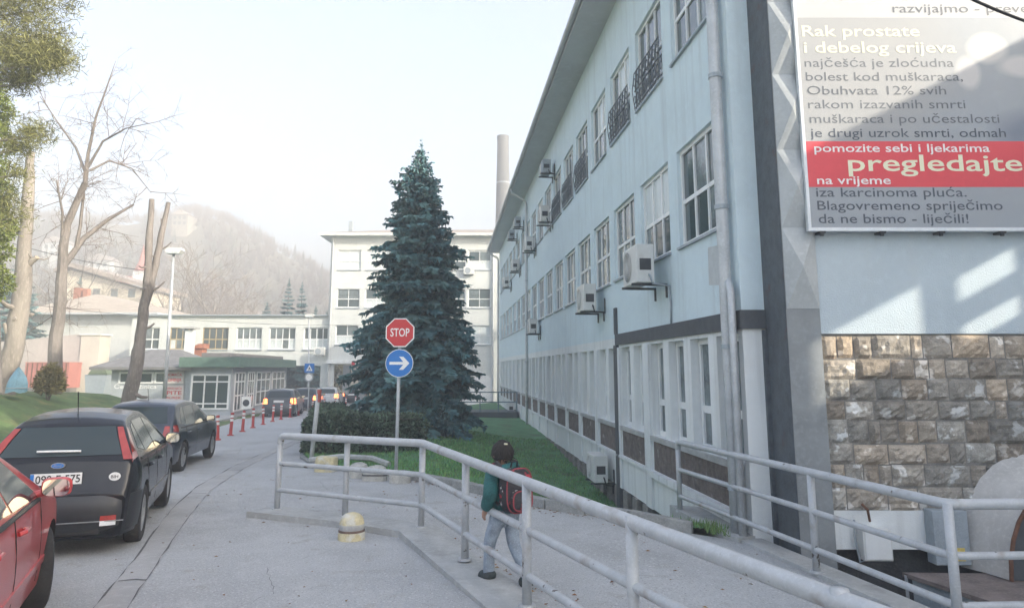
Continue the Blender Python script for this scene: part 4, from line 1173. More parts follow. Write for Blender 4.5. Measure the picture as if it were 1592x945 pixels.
    # wheels
    for y in wb:
        for s in (-1, 1):
            wh = bpy.data.objects.new('wheel', None); COL.objects.link(wh); wh.parent = root; wh.location = (s * (W - 0.10), y, wr); wh.empty_display_size = 0.1
            if s > 0: wh.rotation_euler = (0, 0, 0)
            mb = MB(); a = s * 0.098; ri = wr * 0.64
            mb.lathe([(ri, a * 0.85), (ri + 0.02, a * 0.97), (wr - 0.035, a), (wr - 0.008, a * 0.86), (wr, a * 0.6), (wr, -a * 0.6), (wr - 0.01, -a * 0.9), (ri, -a)], (0, 0, 0), 36, 0, 'x')
            mb.build('tyre', M['tyre'], wh, local=True, smooth='auto')
            mb = MB(); mb.lathe([(ri + 0.002, a * 0.85), (ri - 0.02, a * 0.80), (ri - 0.035, a * 0.55)], (0, 0, 0), 36, 0, 'x')
            mb.lathe([(0.001, a * 0.80), (0.05, a * 0.80), (0.06, a * 0.72)], (0, 0, 0), 16, 0, 'x')
            ns = spec.get('spokes', 8)
            for k in range(ns):
                t = 2 * math.pi * k / ns
                d = Vector((0, math.cos(t), math.sin(t))); n_ = Vector((0, -math.sin(t), math.cos(t)))
                q0, q1 = d * 0.045, d * (ri - 0.015)
                X = Vector((a * 0.74, 0, 0)); X2 = Vector((a * 0.66, 0, 0))
                mb.face([q0 + n_ * 0.022 + X, q1 + n_ * 0.036 + X, q1 - n_ * 0.036 + X, q0 - n_ * 0.022 + X])
                mb.face([q0 + n_ * 0.022 + X, q1 + n_ * 0.036 + X, q1 + n_ * 0.036 + X2, q0 + n_ * 0.022 + X2])
                mb.face([q0 - n_ * 0.022 + X, q1 - n_ * 0.036 + X, q1 - n_ * 0.036 + X2, q0 - n_ * 0.022 + X2])
            mb.build('rim', M['rim'], wh, local=True)
            mb = MB(); mb.lathe([(0.001, a * 0.40), (ri - 0.01, a * 0.40)], (0, 0, 0), 28, 0, 'x'); mb.build('brake_disc', M['well'], wh, local=True)
    if detail:
        z0 = rw[0][1] + 0.035
        mb = MB(); pts = [(x, yrear(z0 + 0.02 * abs(x) - 0.0, x) - 0.02, z0 + 0.015 - 0.02 * abs(x) + 0.008) for x in (-0.05, 0.1, 0.25, 0.40)]
        mb.tube([(x - 0.2, y - 0.012, z) for x, y, z in pts], 0.011, 6); mb.build('wiper', M['trim_white'] if spec.get('pale_wiper') else M['car_trim'], root, local=True)
        mb = MB(); yy = roof[0] + 0.18; mb.tube([(0.0, yy, ztop(yy, 0) - 0.01), (0.0, yy - 0.10, ztop(yy, 0) + 0.25)], 0.006, 6); mb.build('aerial', M['car_trim'], root, local=True)
    if emblem: emblem(root, yrear)
    root.location = loc; root.rotation_euler = (0, 0, rz)
    return root
mat_mirror = mat('mirror_glass', (0.75, 0.78, 0.78), 0.04, metal=1.0)

M['bumper'] = mat('bumper_black', (0.022, 0.025, 0.030), 0.42, var=0.25, scale=3)
FOCUS = dict(L=4.17, W=1.70, belt=0.93, wr=0.315, wheels=(0.78, 3.32), roof=(0.62, 2.05), tum=0.60,
    prof=[(0, 0.64), (0.03, 0.70), (0.06, 0.80), (0.10, 0.96), (0.15, 1.01), (0.33, 1.20), (0.50, 1.325), (0.62, 1.37), (0.9, 1.415), (1.4, 1.445), (1.9, 1.415), (2.1, 1.37), (2.5, 1.20), (2.95, 0.99), (3.1, 0.95), (3.7, 0.84), (4.0, 0.72), (4.12, 0.60), (4.17, 0.50)],
    rear_window=[(-0.635, 1.03), (0.635, 1.03), (0.49, 1.315), (-0.49, 1.315)], windscreen=[(-0.66, 1.03), (0.66, 1.03), (0.50, 1.36), (-0.50, 1.36)],
    side_windows=[[(1.80, 0.97), (2.72, 0.95), (2.20, 1.27), (1.80, 1.345)], [(1.00, 1.0), (1.74, 0.972), (1.74, 1.345), (1.02, 1.34)], [(0.60, 1.06), (0.95, 1.01), (0.97, 1.325), (0.84, 1.295)]],
    door_lines=[1.77, 2.75, 0.98], handles=[1.02, 1.86], mirror=2.52, spokes=5,
    lamps=[('rear', [(0.665, 0.98), (0.765, 0.98), (0.578, 1.305), (0.515, 1.305)], 0), ('side', [(0.13, 0.97), (0.33, 1.0), (0.60, 1.295), (0.47, 1.30)], 0), ('side', [(0.13, 0.965), (0.36, 0.995), (0.39, 1.05), (0.17, 1.04)], 1)],
    fog=(0.50, 0.66, 0.33, 0.43), bumper=(0.26, 0.63), plate_z=0.755, pale_wiper=True, bumper_mat=M['bumper'])
def focus_marks(root, yrear):
    z = 0.945; y = yrear(z, 0) - 0.03
    mb = MB(); mb.prism([(0.072 * math.cos(a), z + 0.03 * math.sin(a)) for a in [2 * math.pi * k / 28 for k in range(28)]], y - 0.006, y + 0.02, lambda a, b, e: (a, e, b)); e_ = mb.build('badge', M['rim'], root, local=True)
    mb = MB(); mb.prism([(0.062 * math.cos(a), z + 0.023 * math.sin(a)) for a in [2 * math.pi * k / 28 for k in range(28)]], y - 0.009, y - 0.0065, lambda a, b, e: (a, e, b)); mb.build('badge_field', blue, e_, local=True)
    text_obj('Ford', M['rim'], e_, -0.042, 0.042, z - 0.012, y - 0.010, 'lettering', 0.01, 0.026, 0.3)
    z = 0.815; y = yrear(z, 0.55) - 0.022
    mb = MB(); mb.prism([(0.60 + 0.062 * math.cos(a), z + 0.043 * math.sin(a)) for a in [2 * math.pi * k / 24 for k in range(24)]], y - 0.004, y + 0.01, lambda a, b, e: (a, e, b)); s_ = mb.build('country_sticker', M['plate'], root, local=True)
    text_obj('BIH', M['black'], s_, 0.562, 0.638, z - 0.016, y - 0.006, 'lettering', 0.01, 0.032)
blackp = mat('black_car_paint', (0.007, 0.008, 0.011), 0.22, spec=0.35, coat=0.25, var=0.3, scale=2); redp = paint('red_car_paint', (0.50, 0.045, 0.045)); navy = paint('dark_blue_car_paint', (0.030, 0.040, 0.058))
grey_p = paint('grey_car_paint', (0.050, 0.058, 0.066)); silver = paint('silver_car_paint', (0.48, 0.50, 0.51))
GOLF = dict(L=4.15, W=1.69, belt=0.90, wr=0.305, wheels=(0.80, 3.30), roof=(0.60, 2.05), tum=0.36,
    prof=[(0, 0.64), (0.03, 0.70), (0.05, 0.78), (0.09, 0.94), (0.14, 1.00), (0.34, 1.24), (0.5, 1.37), (0.60, 1.40), (0.9, 1.43), (1.4, 1.44), (1.9, 1.405), (2.1, 1.37), (2.5, 1.19), (2.95, 0.97), (3.1, 0.93), (3.75, 0.86), (4.02, 0.74), (4.12, 0.6), (4.15, 0.5)],
    rear_window=[(-0.63, 1.03), (0.63, 1.03), (0.52, 1.345), (-0.52, 1.345)], windscreen=[(-0.66, 1.01), (0.66, 1.01), (0.50, 1.36), (-0.50, 1.36)],
    side_windows=[[(1.78, 0.94), (2.70, 0.93), (2.18, 1.27), (1.78, 1.335)], [(0.95, 0.95), (1.72, 0.94), (1.72, 1.335), (1.0, 1.325)], [(0.60, 1.0), (0.89, 0.955), (0.94, 1.315), (0.80, 1.305)]],
    door_lines=[1.75, 2.73, 0.92], handles=[1.0, 1.84], mirror=2.50, spokes=9,
    lamps=[('rear', [(0.57, 0.72), (0.74, 0.72), (0.70, 0.98), (0.60, 0.98)], 0), ('side', [(0.11, 0.70), (0.34, 0.72), (0.34, 0.99), (0.17, 0.99)], 0), ('side', [(0.12, 0.80), (0.34, 0.80), (0.34, 0.85), (0.14, 0.85)], 1)],
    bumper=(0.26, 0.62), plate_z=0.78, mirror_mat=M['car_trim'])
def yaw(dx, dy): return math.atan2(-dx, dy)
def place_car(pr, d, z=None):
    """rear right wheel contact pr and heading d -> loc, rz for the origin at rear centre"""
    d = Vector(d).normalized(); rgt = Vector((d.y, -d.x))
    return d, rgt
def carpos(spec, pr, d, wheel=0, k=1.0, ky=1.0):
    d = Vector(d).normalized(); rgt = Vector((d.y, -d.x))
    o = Vector(pr) - d * spec['wheels'][wheel] * ky - rgt * (spec['W'] / 2 * k - 0.02)
    return (o.x, o.y, z_road(o.x + d.x * 2, o.y + d.y * 2)), math.atan2(-d.x, d.y)
l_, a_ = carpos(FOCUS, (-4.31, 8.66), (-0.34, 1), 0, .91)
c_ = car('parked_car', 'black hatchback with plate 090-E-575 and tall red tail lights beside its rear window', blackp, FOCUS, l_, a_, plate='090-E-575', emblem=focus_marks); c_.scale = (.91, .88, 1)
l_, a_ = carpos(GOLF, (-6.74, 15.0), (-0.17, 1), 0, .9)
c_ = car('parked_car', 'dark blue hatchback with unlit low tail lights, directly ahead of the black one', navy, GOLF, l_, a_, plate=None); c_.scale = (.90, .97, .98)
RED = dict(FOCUS); RED['mirror'] = 2.62; RED['bumper_mat'] = redp
l_, a_ = carpos(FOCUS, (-3.86, 6.20), (-0.45, 1), 1, 1, .9)
c_ = car('parked_car', 'bright red car, nearest of the queue, with only its flank, mirror and front wheel showing', redp, RED, l_, a_); c_.scale = (1, .9, 1.03)
for o in c_.children:
    if o.name.startswith('wheel') and o.location.y > 2: o.rotation_euler = (0, 0, 0.26)
for (xr, y, pm, lab, d, lit) in ((-11.55, 38.0, grey_p, 'dark grey hatchback with glowing brake lights beside the kiosk front', (-0.16, 1), True),
                         (-12.6, 46.2, navy, 'dark blue car between the grey hatchback with glowing lights and the silver car', (-0.15, 1), True),
                         (-12.9, 53.0, silver, 'pale silver car waiting just before the passage under the white tower', (-0.12, 1), True),
                         (-12.6, 60.0, blackp, 'farthest dark car in the queue, inside the passage with a red light', (-0.05, 1), True)):
    l_, a_ = carpos(GOLF, (xr, y + 0.8), d)
    car('parked_car', lab, pm, GOLF, l_, a_, lit=lit, detail=False)

# ------------------------------------------------------------------ red and white flexible bollards
fb0 = thing('flexible_bollard', 'first red and white bollard from the dark blue car, nearest of the row', 'bollard', (0, 0, 0), 0, 'red and white bollards along the road')
rb = mat('bollard_red', (0.42, 0.05, 0.045), 0.55, var=0.25, scale=9); wb_ = mat('bollard_white', (0.74, 0.74, 0.72), 0.5, var=0.15, scale=9)
mb = MB(); mb.lathe([(0.001, 0.045), (0.10, 0.04), (0.11, 0.0)], (0, 0, 0), 16); mb.build('base', rb, fb0, local=True)
mb = MB(); mb.lathe([(0.055, 0.04), (0.052, 0.42), (0.052, 0.47), (0.052, 0.70), (0.055, 0.735), (0.05, 0.76), (0.001, 0.765)], (0, 0, 0), 14); mb.build('tube', rb, fb0, local=True, smooth='auto')
for z in (0.47, 0.60):
    mb = MB(); mb.lathe([(0.0545, z), (0.0545, z + 0.085)], (0, 0, 0), 14); mb.build('white_band', wb_, fb0, local=True)
BL = [(-9.22, 22.81), (-9.57, 24.73), (-9.88, 26.65), (-10.31, 28.9), (-10.66, 31.1), (-11.02, 33.4), (-11.28, 35.4), (-11.55, 37.7), (-11.8, 40.0)]
far = [(-11.75, 42.6), (-11.75, 45.2), (-11.7, 47.8), (-11.6, 50.4), (-11.5, 53.0)]
ords = ['first', 'second', 'third', 'fourth', 'fifth', 'sixth', 'seventh', 'eighth', 'ninth', 'tenth', 'eleventh', 'twelfth', 'thirteenth', 'fourteenth']
lr = random.Random(4)
for i, (x, y) in enumerate(BL + far):
    o = fb0 if i == 0 else dup(fb0)
    o.location = (x, y, z_road(x, y)); o.rotation_euler = (lr.uniform(-.05, .05), lr.uniform(-.05, .05) + (0.14 if i == 1 else 0), lr.uniform(0, 3))
    if i: o['label'] = ('red and white bollard leaning over, ' if i == 1 else 'red and white bollard, ') + ords[i] + ' in the row from the dark blue car'

# ------------------------------------------------------------------ child
def skin_mesh(name, J, E, mt, parent, sub=2):
    """skin-modifier surface grown over joints J{name:(pos,r or (rx,ry))} and edges E; root is the first joint"""
    keys = list(J); me = bpy.data.meshes.new(name)
    me.from_pydata([J[k][0] for k in keys], [(keys.index(a), keys.index(b)) for a, b in E], [])
    o = bpy.data.objects.new(name, me); COL.objects.link(o)
    md = o.modifiers.new('skin', 'SKIN'); md.use_smooth_shade = True
    for i, k in enumerate(keys):
        r = J[k][1]; me.skin_vertices[0].data[i].radius = r if isinstance(r, tuple) else (r, r)
        me.skin_vertices[0].data[i].use_root = (i == 0)
    s = o.modifiers.new('sub', 'SUBSURF'); s.levels = sub; s.render_levels = sub
    dg = bpy.context.evaluated_depsgraph_get(); nm = bpy.data.meshes.new_from_object(o.evaluated_get(dg))
    o.modifiers.clear(); o.data = nm; nm.materials.clear(); nm.materials.append(mt)
    for p in nm.polygons: p.use_smooth = True
    o.parent = parent
    return o
# local frame: +y is where the child walks, +x its right hand
ch = thing('person', 'small child in teal hooded jacket and pale jeans walking on the path behind the railing', 'person', (0, 0, 0))
skinm = mat('skin', (0.42, 0.25, 0.18), 0.6); tealm = mat('teal_jacket', (0.018, 0.125, 0.125), 0.75, var=0.45, scale=9, bump=0.7, bscale=14)
jeans = mat('pale_jeans', (0.30, 0.36, 0.43), 0.85, var=0.35, scale=10, bump=0.8, bscale=18); shoe = mat('dark_shoes', (0.035, 0.05, 0.055), 0.7, var=0.4, scale=12)
hairm = mat('dark_hair', (0.022, 0.018, 0.016), 0.7, var=0.5, scale=22, bump=0.9, bscale=60, stretch=(3, 3, 0.6))
V = Vector
J = dict(pelvis=((0, 0, .60), (.085, .065)), waist=((0, .0, .70), (.08, .06)), chest=((0, .015, .86), (.095, .07)), neck=((0, .03, .985), .038), h0=((0, .04, 1.03), (.055, .06)), h1=((0.0, .045, 1.09), (.082, .09)), h2=((0, .035, 1.15), (.078, .085)), h3=((0, .03, 1.185), (.045, .05)),
         sl=((-.125, .02, .93), .045), el=((-.185, -.05, .77), .035), wl=((-.165, .06, .63), .024), pl=((-.16, .085, .585), (.026, .016)),
         sr=((.125, .01, .93), .045), er=((.19, -.03, .78), .035), wr=((.17, .09, .68), .024), pr=((.165, .12, .64), (.026, .016)),
         hl=((-.07, .0, .57), .068), kl=((-.075, .12, .345), .046), al=((-.075, .13, .085), .03), tl=((-.08, .215, .035), .03),
         hr=((.07, 0, .57), .068), kr=((.075, -.03, .33), .046), ar=((.07, -.25, .11), .03), tr=((.075, -.175, .035), .03))
E = [('pelvis', 'waist'), ('waist', 'chest'), ('chest', 'neck'), ('neck', 'h0'), ('h0', 'h1'), ('h1', 'h2'), ('h2', 'h3'), ('chest', 'sl'), ('sl', 'el'), ('el', 'wl'), ('wl', 'pl'), ('chest', 'sr'), ('sr', 'er'), ('er', 'wr'), ('wr', 'pr'),
     ('pelvis', 'hl'), ('hl', 'kl'), ('kl', 'al'), ('al', 'tl'), ('pelvis', 'hr'), ('hr', 'kr'), ('kr', 'ar'), ('ar', 'tr')]
for sd, s in (('l', -1), ('r', 1)):
    p = V(J['p' + sd][0]); w_ = V(J['w' + sd][0]); d = (p - w_).normalized()
    for k, (dx, ln) in enumerate(((-.018, .044), (-.006, .050), (.006, .047), (.017, .037))):
        q0 = p + V((0, dx, 0)) + d * .012; q1 = q0 + d * ln * .55 + V((-s * .004, 0, 0)); q2 = q1 + d * ln * .42 + V((-s * .014, 0, 0))
        J[f'f{sd}{k}a'] = (tuple(q0), .0075); J[f'f{sd}{k}b'] = (tuple(q1), .007); J[f'f{sd}{k}c'] = (tuple(q2), .006)
        E += [('p' + sd, f'f{sd}{k}a'), (f'f{sd}{k}a', f'f{sd}{k}b'), (f'f{sd}{k}b', f'f{sd}{k}c')]
    t0 = p + V((-s * .012, .020, .008)) - d * .012; t1 = t0 + d * .026 + V((-s * .006, .012, 0))
    J['t0' + sd] = (tuple(t0), .009); J['t1' + sd] = (tuple(t1), .0075); E += [('p' + sd, 't0' + sd), ('t0' + sd, 't1' + sd)]
for k in list(J): J[k] = (J[k][0], J[k][1])
body = skin_mesh('body', J, E, skinm, ch)
# nose, ears, eyes and mouth joined to the body surface
bm = bmesh.new(); bm.from_mesh(body.data)
def blobm(c, r):
    bmesh.ops.create_uvsphere(bm, u_segments=10, v_segments=8, radius=1, matrix=Matrix.Translation(c) @ Matrix.Diagonal((r[0], r[1], r[2], 1)))
blobm((0, .133, 1.085), (.010, .014, .014)); blobm((-.083, .035, 1.085), (.010, .016, .024)); blobm((.083, .035, 1.085), (.010, .016, .024))
blobm((0, .120, 1.053), (.022, .008, .006)); blobm((0, .121, 1.045), (.019, .008, .006))
bm.to_mesh(body.data); bm.free()
for p in body.data.polygons: p.use_smooth = True
for s in (-1, 1):
    mb = MB(); mb.lathe([(0.001, -.011), (.008, -.008), (.011, 0), (.008, .008), (.001, .011)], (s * .031, .120, 1.10), 10); mb.build('eye', M['black'], ch, local=True, smooth='auto')
JJ = {k: J[k] for k in ('pelvis', 'waist', 'chest', 'sl', 'el', 'wl', 'sr', 'er', 'wr')}
JJ['pelvis'] = ((0, -.005, .56), (.140, .112)); JJ['waist'] = ((0, -.005, .70), (.135, .108)); JJ['chest'] = ((0, .008, .87), (.140, .112)); JJ['collar'] = ((0, .02, .975), (.075, .07))
JJ['sl'] = (J['sl'][0], .080); JJ['el'] = (J['el'][0], .072); JJ['wl'] = (J['wl'][0], .056); JJ['sr'] = (J['sr'][0], .080); JJ['er'] = (J['er'][0], .072); JJ['wr'] = (J['wr'][0], .056)
jk = skin_mesh('jacket', JJ, [('pelvis', 'waist'), ('waist', 'chest'), ('chest', 'collar'), ('chest', 'sl'), ('sl', 'el'), ('el', 'wl'), ('chest', 'sr'), ('sr', 'er'), ('er', 'wr')], tealm, ch)
mb = MB(); rows = []
for i in range(9):
    t = i / 8; rows.append([(r * math.cos(a) * (1 + .15 * t), -.035 + r * math.sin(a), .945 + .075 * t + .02 * math.sin(a + 2.6)) for r, a in [((.055 + .048 * math.sin(math.pi * t) + .012 * t), R(a)) for a in range(150, 391, 12)]])
mb.grid(rows); hd = mb.build('hood', tealm, ch, local=True, smooth='auto')
so_ = hd.modifiers.new('s', 'SOLIDIFY'); so_.thickness = 0.014
JT = {'pelvis': ((0, 0, .595), (.098, .080)), 'hl': (J['hl'][0], .080), 'kl': (J['kl'][0], .060), 'ml': ((-.077, .125, .22), .052), 'al': ((-.076, .13, .035), .056), 'hr': (J['hr'][0], .080), 'kr': (J['kr'][0], .060), 'mr': ((.073, -.13, .22), .052), 'ar': ((.071, -.26, .075), .056)}
skin_mesh('trousers', JT, [('pelvis', 'hl'), ('hl', 'kl'), ('kl', 'ml'), ('ml', 'al'), ('pelvis', 'hr'), ('hr', 'kr'), ('kr', 'mr'), ('mr', 'ar')], jeans, ch)
for s, a, t_, dz in ((-1, (-.075, .125, .07), (-.082, .24, .035), 0), (1, (.071, -.255, .095), (.077, -.155, .035), 0)):
    JS = {'ank': ((a[0], a[1], a[2] + .035), .066), 'heel': ((a[0], a[1] - .03, a[2] - .02), (.066, .064)), 'mid': (tuple((V(a) * .45 + V(t_) * .55) - V((0, 0, .003))), (.064, .054)), 'toe': (t_, (.060, .050))}
    skin_mesh('shoe', JS, [('ank', 'heel'), ('heel', 'mid'), ('mid', 'toe')], shoe, ch)
mb = MB(); hr_ = random.Random(8); rows = []
for i in range(11):                                            # hair: a cap of thick short hair, lower at the nape
    t = i / 10; lat = R(90 - 118 * t)
    row = []
    for k in range(30):
        a = 2 * math.pi * k / 30
        fr = max(0, math.sin(a))                               # front of the head
        la = max(lat, R(18) * fr + R(-40) * (1 - fr)) if i else lat
        r_ = 1 + hr_.uniform(-.03, .07)
        row.append((.094 * r_ * math.cos(la) * math.cos(a), .032 + .104 * r_ * math.cos(la) * math.sin(a), 1.105 + .108 * r_ * math.sin(la)))
    rows.append(row)
mb.grid(rows, 0, True)
for k in range(420):                                           # loose strands
    a = hr_.uniform(0, 6.283); lt = R(hr_.uniform(-38, 88)); fr = max(0, math.sin(a)); lt = max(lt, R(18) * fr + R(-40) * (1 - fr))
    n_ = V((math.cos(lt) * math.cos(a), math.cos(lt) * math.sin(a), math.sin(lt))); p = V((.092 * n_.x, .032 + .102 * n_.y, 1.105 + .106 * n_.z))
    d = (n_ * .35 + V((hr_.uniform(-.5, .5), hr_.uniform(-.5, .5), -.9 + hr_.uniform(-.3, .5)))).normalized(); s_ = n_.cross(d).normalized() * .007
    mb.face([p - s_, p + s_, p + d * hr_.uniform(.03, .06)])
mb.build('hair', hairm, ch, local=True, smooth='auto')
mb = MB(); mb.lathe([(0.001, -.006), (.017, -.006), (.017, .006), (.001, .006)], (-.02, -.045, 1.19), 12); mb.build('hair_clip', cream, ch, local=True)
CH_LOC, CH_RZ = (-0.07, 6.88, z_road(0, 6.9)), math.atan2(0.60, 0.80)
ch.location = CH_LOC; ch.rotation_euler = (0, 0, CH_RZ); ch.scale = (1.05, 1.05, 1.05)
bk = thing('school_bag', 'dark school backpack with red and white pattern on the back of the child', 'backpack', CH_LOC, CH_RZ); bk.scale = (1.22, 1.12, 1.10)
bagm = mat('backpack_cloth', (0.035, 0.035, 0.042), 0.7, var=0.4, scale=14, bump=0.4, spots=[((0.42, 0.04, 0.06), 13, 0.60, 0.64), ((0.55, 0.52, 0.52), 19, 0.62, 0.65)])
mb = MB(); rows = []
for q, y in ((0.02, -.085), (0.9, -.09), (1.0, -.12), (1.0, -.17), (.92, -.205), (.6, -.222), (.02, -.23)):
    rows.append([(.125 * q * math.copysign(abs(math.cos(a)) ** .62, math.cos(a)), y, .775 + .185 * q * math.copysign(abs(math.sin(a)) ** .7, math.sin(a)) - (.01 if math.sin(a) > .5 else 0)) for a in [2 * math.pi * k / 28 for k in range(28)]])
mb.grid(rows, 0, True); mb.build('bag', bagm, bk, local=True, smooth='auto')
mb = MB(); rows = []
for q, y in ((1.0, -.20), (.97, -.238), (.75, -.252), (.02, -.256)):
    rows.append([(.098 * q * math.copysign(abs(math.cos(a)) ** .6, math.cos(a)), y, .70 + .085 * q * math.copysign(abs(math.sin(a)) ** .6, math.sin(a))) for a in [2 * math.pi * k / 24 for k in range(24)]])
mb.grid(rows, 0, True); mb.build('front_pocket', bagm, bk, local=True, smooth='auto')
pipm = mat('red_piping', (0.28, 0.045, 0.06), 0.6)
for q, y, z, rx, rz in ((1, -.207, .775, .118, .177), (1, -.252, .70, .088, .078)):
    mb = MB(); mb.tube([(rx * math.copysign(abs(math.cos(a)) ** .62, math.cos(a)), y, z + rz * math.copysign(abs(math.sin(a)) ** .7, math.sin(a))) for a in [2 * math.pi * k / 28 for k in range(29)]], .006, 6, cap=False); mb.build('piping', pipm, bk, local=True, smooth='auto')
mb = MB(); mb.tube([(-.03, -.13, .955), (-.025, -.14, 1.0), (.025, -.14, 1.0), (.03, -.13, .955)], .008, 6); mb.build('handle', M['black'], bk, local=True, smooth='auto')
for s in (-1, 1):
    mb = MB(); mb.tube([(s * .075, -.09, .93), (s * .082, -.02, .985), (s * .085, .07, .95), (s * .088, .108, .86), (s * .095, .06, .74), (s * .09, -.06, .65)], .016, 8); mb.build('strap', bagm, bk, local=True, smooth='auto')
# ------------------------------------------------------------------ vegetation helpers
def leaf_quad(mb, p, d, up, l, w_, m=0):
    s = d.cross(up)
    if s.length < 1e-4: s = d.orthogonal()
    s.normalize(); s *= w_ * 0.5
    mb.face([p - s * 0.5, p + s * 0.5, p + d * l * 0.6 + s, p + d * l, p + d * l * 0.6 - s][:5], m)
def rvec(r_): 
    z = r_.uniform(-1, 1); a = r_.uniform(0, 2 * math.pi); q = math.sqrt(1 - z * z)
    return Vector((q * math.cos(a), q * math.sin(a), z))

def spruce(label, base, H, RB, seed, dens=1.0, group=None, name='spruce_tree', z0=0.5, ns=46, ls=1.0):
    r_ = random.Random(seed); b = Vector(base)
    t = thing(name, label, 'tree', base, 0, group)
    mb = MB(); mb.tube([b + Vector((0, 0, H * q - 0.2)) for q in (0, .1, .3, .6, .9, .985)], [H * k for k in (.022, .018, .014, .008, .003, .001)], 10)
    mb.build('trunk', M['bark'], t, smooth='auto')
    mb = MB(); wood = MB()
    layers = int(ns * dens)
    for i in range(layers):
        q = (i + r_.uniform(-.3, .3)) / layers; q = min(max(q, 0.0), 0.995)
        z = z0 + (H - z0 - 0.15) * (q ** 0.92); rad = RB * (1 - q) ** 0.66 * (0.86 + 0.14 * min(1, q * 8)) * (1 + 0.07 * math.sin(q * 21 + seed) + 0.05 * math.sin(q * 47)) + 0.03
        nb = max(5, int(13 * (1 - q) + 5))
        a0 = r_.uniform(0, 6.28)
        for k in range(nb):
            a = a0 + 2 * math.pi * k / nb + r_.uniform(-.25, .25); zj = r_.uniform(-.22, .22) * (1 - q); L_ = rad * r_.uniform(0.60, 1.10)
            if r_.random() < .08: L_ *= 1.20
            d = Vector((math.cos(a), math.sin(a), 0)); up = 0.30 * q - 0.08
            tint = r_.uniform(0.55, 1.5); warm = r_.uniform(-.1, .12)
            mb.cur = (tint * (1 + warm), tint, tint * (1 - warm * .6))
            sag = r_.uniform(.16, .34) * (1 - q * .8)
            P = lambda u_: b + Vector((0, 0, z + zj)) + d * (L_ * u_) + Vector((0, 0, L_ * (up * u_ - sag * u_ * u_ * 1.1 + 0.20 * sag * u_ ** 4)))
            wood.tube([P(0), P(.5), P(.95)], [.02 * (1 - q) + .006, .012, .004], 4, cap=False)
            n = max(3, int(L_ * 12 * dens))
            side_ = Vector((-d.y, d.x, 0))
            for j in range(n):
                u_ = (0.18 if z > 1.5 else .35) + 0.84 * (j + r_.random()) / n
                if u_ > 1.02: u_ = 1.0
                p = P(u_); sl = (L_ * 0.34 * (1.1 - u_) + 0.13) * (0.45 + 0.55 * min(1.0, (1 - q) * 5))
                for s in (-1, 1):
                    dd = (d * r_.uniform(.35, .9) + side_ * s * r_.uniform(.5, 1.0) + Vector((0, 0, r_.uniform(-.55, -.05)))).normalized()
                    l = sl * r_.uniform(.7, 1.15)
                    for c in range(2):
                        qn = (dd + rvec(r_) * 0.28).normalized()
                        leaf_quad(mb, p + dd * l * .3 * c, qn, rvec(r_), l * .8 * ls, (0.05 + l * 0.13) * ls)
                if r_.random() < .6:
                    leaf_quad(mb, p, (Vector((0, 0, -1)) + rvec(r_) * .5).normalized(), rvec(r_), .16 + .1 * r_.random(), .07)
    for k in range(60):                                       # leader shoot
        q = r_.random(); mb.cur = (1, 1, 1)
        leaf_quad(mb, b + Vector((0, 0, H * (0.93 + 0.085 * q))), (Vector((0, 0, .7)) + rvec(r_)).normalized(), rvec(r_), (.20 * (1 - q) + .06) * ls, .03 * ls)
    mb.build('crown', M['spruce'], t); wood.build('branches', M['bark'], t)
    return t

def bare_tree(label, base, H, seed, spread=0.5, levels=4, r0=0.14, group=None, name='bare_tree', lean=(0, 0), mt=None, kids=(3, 5), n0=5, twig=True, droop=0.0, first=0.35, minr=.004):
    r_ = random.Random(seed); b = Vector(base)
    t = thing(name, label, 'tree', base, 0, group)
    tr = MB(); tw = MB()
    def branch(p, d, L_, r0_, lev):
        n = n0 if lev < 2 else 3; pts = [p]; rs = [r0_]; cur = p.copy(); dd = d.copy()
        for i in range(n):
            dd = (dd + rvec(r_) * (0.10 + .05 * lev) + Vector((0, 0, (.06 if lev < 3 else -droop)))).normalized()
            cur = cur + dd * L_ / n; pts.append(cur.copy()); rs.append(max(minr, r0_ * (1 - (0.62 if lev else .45) * (i + 1) / n)))
        (tr if lev < 2 else tw).tube(pts, rs, 8 if lev == 0 else (5 if lev < 3 else 3), cap=False)
        if lev >= levels: return
        for k in range(r_.randint(*kids) + (2 if lev == 0 else 0)):
            f = r_.uniform(first if lev == 0 else .25, 1.0); i = min(n - 1, int(f * n)); q = pts[i].lerp(pts[i + 1], f * n - i)
            ax = (pts[i + 1] - pts[i]).normalized(); o_ = rvec(r_); o_ = (o_ - ax * o_.dot(ax)).normalized()
            nd = (ax * (1 - spread * r_.uniform(.5, 1.1)) + o_ * spread * r_.uniform(.7, 1.3)).normalized()
            branch(q, nd, L_ * r_.uniform(.42, .68), rs[i] * r_.uniform(.4, .62), lev + 1)
    branch(b - Vector((0, 0, .2)), Vector((lean[0], lean[1], 1)).normalized(), H * 0.55, r0, 0)
    tr.build('trunk', mt or M['bark'], t, smooth='auto'); tw.build('crown', M['twig'], t)
    return t

